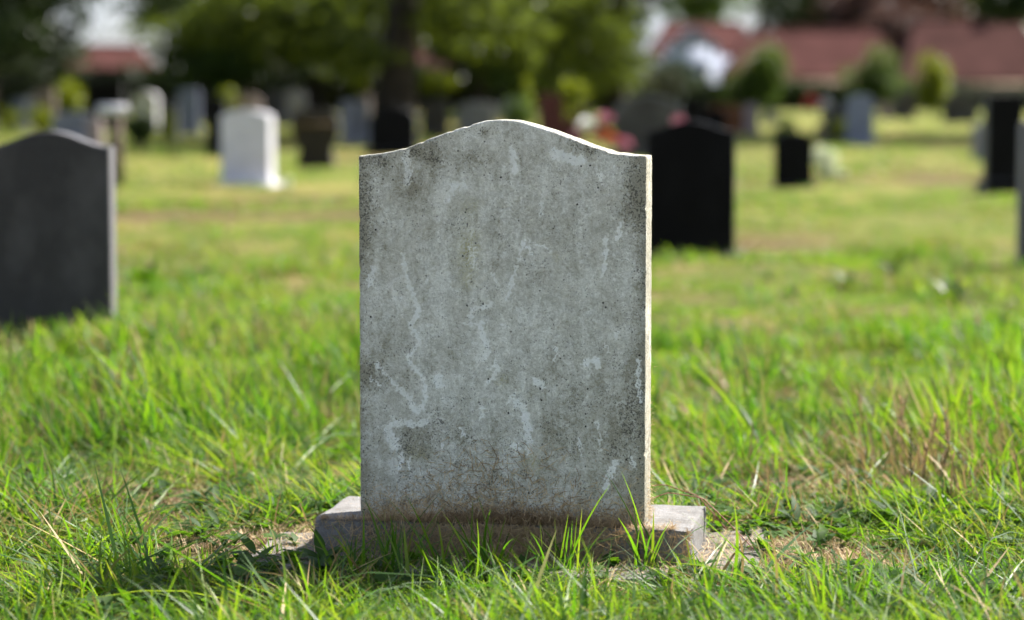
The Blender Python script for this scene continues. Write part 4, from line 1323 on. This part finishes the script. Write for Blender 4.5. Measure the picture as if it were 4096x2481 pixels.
# creeping weed with red runners over the plinth's end
cw = tag(empty('creeping_weed', (.47, 5.0, BASE_Z)), 'creeping weed with red runners reaching over the plinth\'s right end', 'weed')
org = np.array([.47, 5.0, BASE_Z])
for path in ([(.50, 4.95, .02), (.46, 4.98, .06), (.40, 5.02, .115), (.33, 5.03, .125), (.27, 5.00, .11), (.235, 4.975, .092)],
             [(.46, 5.12, .03), (.40, 5.14, .10), (.33, 5.17, .12), (.26, 5.16, .115), (.23, 5.13, .10)]):
    g = Geo(); pp = np.array(path) - org
    tt = np.linspace(0, len(pp) - 1, 24); pp = np.stack([np.interp(tt, np.arange(len(pp)), pp[:, k]) for k in range(3)], 1)
    g.add(*tube(pp, np.linspace(.0013, .0008, 24), 6)); link('runner', g.mesh('runner', smooth=True), M_STEM, cw)
for (lx_, ly_, lz_, s_) in ((.475, 5.02, .09, .9), (.44, 5.06, .105, 1.0), (.505, 5.0, .07, 1.0), (.54, 4.93, .06, 1.1), (.50, 4.90, .035, .8), (.40, 5.18, .10, 1.0), (.34, 5.22, .10, 1.1), (.46, 5.16, .075, 1.2), (.56, 5.04, .05, 1.1)):
    g = Geo()
    for q in range(5):
        v, F = leaf_shape(.034 * s_, .016 * s_, 3, .2, 8)
        g.add(rot_z(v, (q - 2) * .62 + lx_ * 90) + np.array([lx_, ly_, lz_]) - org, F, np.full(len(v), rw.uniform(.3, 1)))
    link('leaf', g.mesh('leaf', 'rnd', True), M_WEED, cw)


def plant(label, x, y, leaves, L, W, up, seed, mat=None, name='weed_plant'):
    r_ = np.random.default_rng(seed)
    p = ground_at(x, y)
    e = tag(empty(name, p), label, 'plant')
    for k in range(leaves):
        v, F = leaf_shape(L * r_.uniform(.7, 1.1), W * r_.uniform(.8, 1.2), 2, .25, 9, r_.uniform(.2, .6))
        a = r_.uniform(.3, up); v = np.stack([v[:, 0] * math.cos(a) - v[:, 2] * math.sin(a), v[:, 1], v[:, 0] * math.sin(a) + v[:, 2] * math.cos(a)], 1)
        g = Geo(); g.add(rot_z(v, k * 2.399 + r_.uniform(-.3, .3)), F, np.full(len(v), r_.uniform(0, 1)))
        link('leaf', g.mesh('leaf', 'rnd', True), mat or M_WEED, e)


plant('dark green dock plant just right of the pale headstone in the blurred grass', 1690, 885, 9, .16, .06, 1.3, 1)
plant('bright broad leaf flopping over the grass right of the pale headstone', 1930, 985, 5, .13, .07, .7, 2)
plant('leafy bright plant in the grass beside the dark grey headstone\'s foot', 345, 700, 12, .20, .09, 1.2, 3)
plant('small leafy clump in the grass left of the pale headstone', 480, 680, 10, .18, .08, 1.1, 4)
plant('dark rank weed added as a shaded patch of the right hand lawn before the tall black headstone', 2150, 665, 14, .22, .05, 1.4, 11, M_BUSH)  # dark plants added to stand in for shaded patches of lawn
plant('dark leafy weed added as a shaded patch left of the rank one on the right hand lawn', 2040, 700, 10, .16, .05, 1.3, 12, M_BUSH)
plant('dark weed added as a shaded patch at the right picture edge under the cut off headstone', 2290, 745, 12, .2, .05, 1.3, 13, M_BUSH)
plant('low pale leaved weed by the footing\'s left corner', 700, 1258, 7, .06, .03, .6, 5)
plant('leafy dark weed behind the footing\'s left corner', 745, 1222, 9, .07, .032, .9, 6)
plant('flat leaved weed low in the right corner grass', 1820, 1395, 8, .07, .035, .7, 7)


# seed stalks
def stalk(label, x, y0, y1, head, mat_head, seed, group=None, bend=.05, Y=None):
    """x, y1: foot, y0: tip in the picture; head: fraction of the stalk that carries seeds"""
    r_ = np.random.default_rng(seed)
    p = ground_at(x, y1)
    Hh = at(x, y0, p.y).z - p.z
    e = tag(empty('grass_stalk', p), label, 'grass stalk', group)
    t = np.linspace(0, 1, 14)
    P = np.stack([bend * t ** 2 * Hh * 3 * r_.uniform(-1, 1), .1 * Hh * t ** 2 * r_.uniform(-1, 1), t * Hh], 1)
    g = Geo(); g.add(*tube(P, np.linspace(.0014, .0006, 14), 6)); link('stem', g.mesh('stem', smooth=True), M_DARKSTEM, e)
    g = Geo()
    n = 26
    for k in range(n):
        f = 1 - head + head * k / n
        b = np.array([np.interp(f, t, P[:, i]) for i in range(3)])
        v, F = leaf_shape(.021 * (1.1 - .4 * k / n), .0058, 1, .3, 5, 0)
        a = 1.15; v = np.stack([v[:, 0] * math.cos(a), v[:, 1], v[:, 0] * math.sin(a)], 1)
        g.add(rot_z(v, k * math.pi + r_.uniform(-.5, .5)) + b, F, np.full(len(v), r_.uniform(0, 1)))
    link('seed_head', g.mesh('seed_head', 'rnd'), mat_head, e)


stalk('tall dark rye grass spike standing alone right of the pale headstone', 2190, 1030, 1262, .55, M_LEAFD, 1, None, .03)
for k, (x, y0, y1) in enumerate([(2085, 945, 1160), (2150, 950, 1150), (2175, 955, 1165), (2230, 1000, 1190), (2285, 985, 1180), (2300, 1045, 1215), (2330, 930, 1130), (2215, 1060, 1215), (2255, 1075, 1220), (2380, 690, 960), (2310, 720, 965), (2440, 700, 980), (2420, 960, 1150)]):
    stalk('pale dry grass seed head in the tall rusty clump at the right', x, y0, y1, .4, M_SEED, 20 + k, 'dry seed heads right of the headstone', .09)
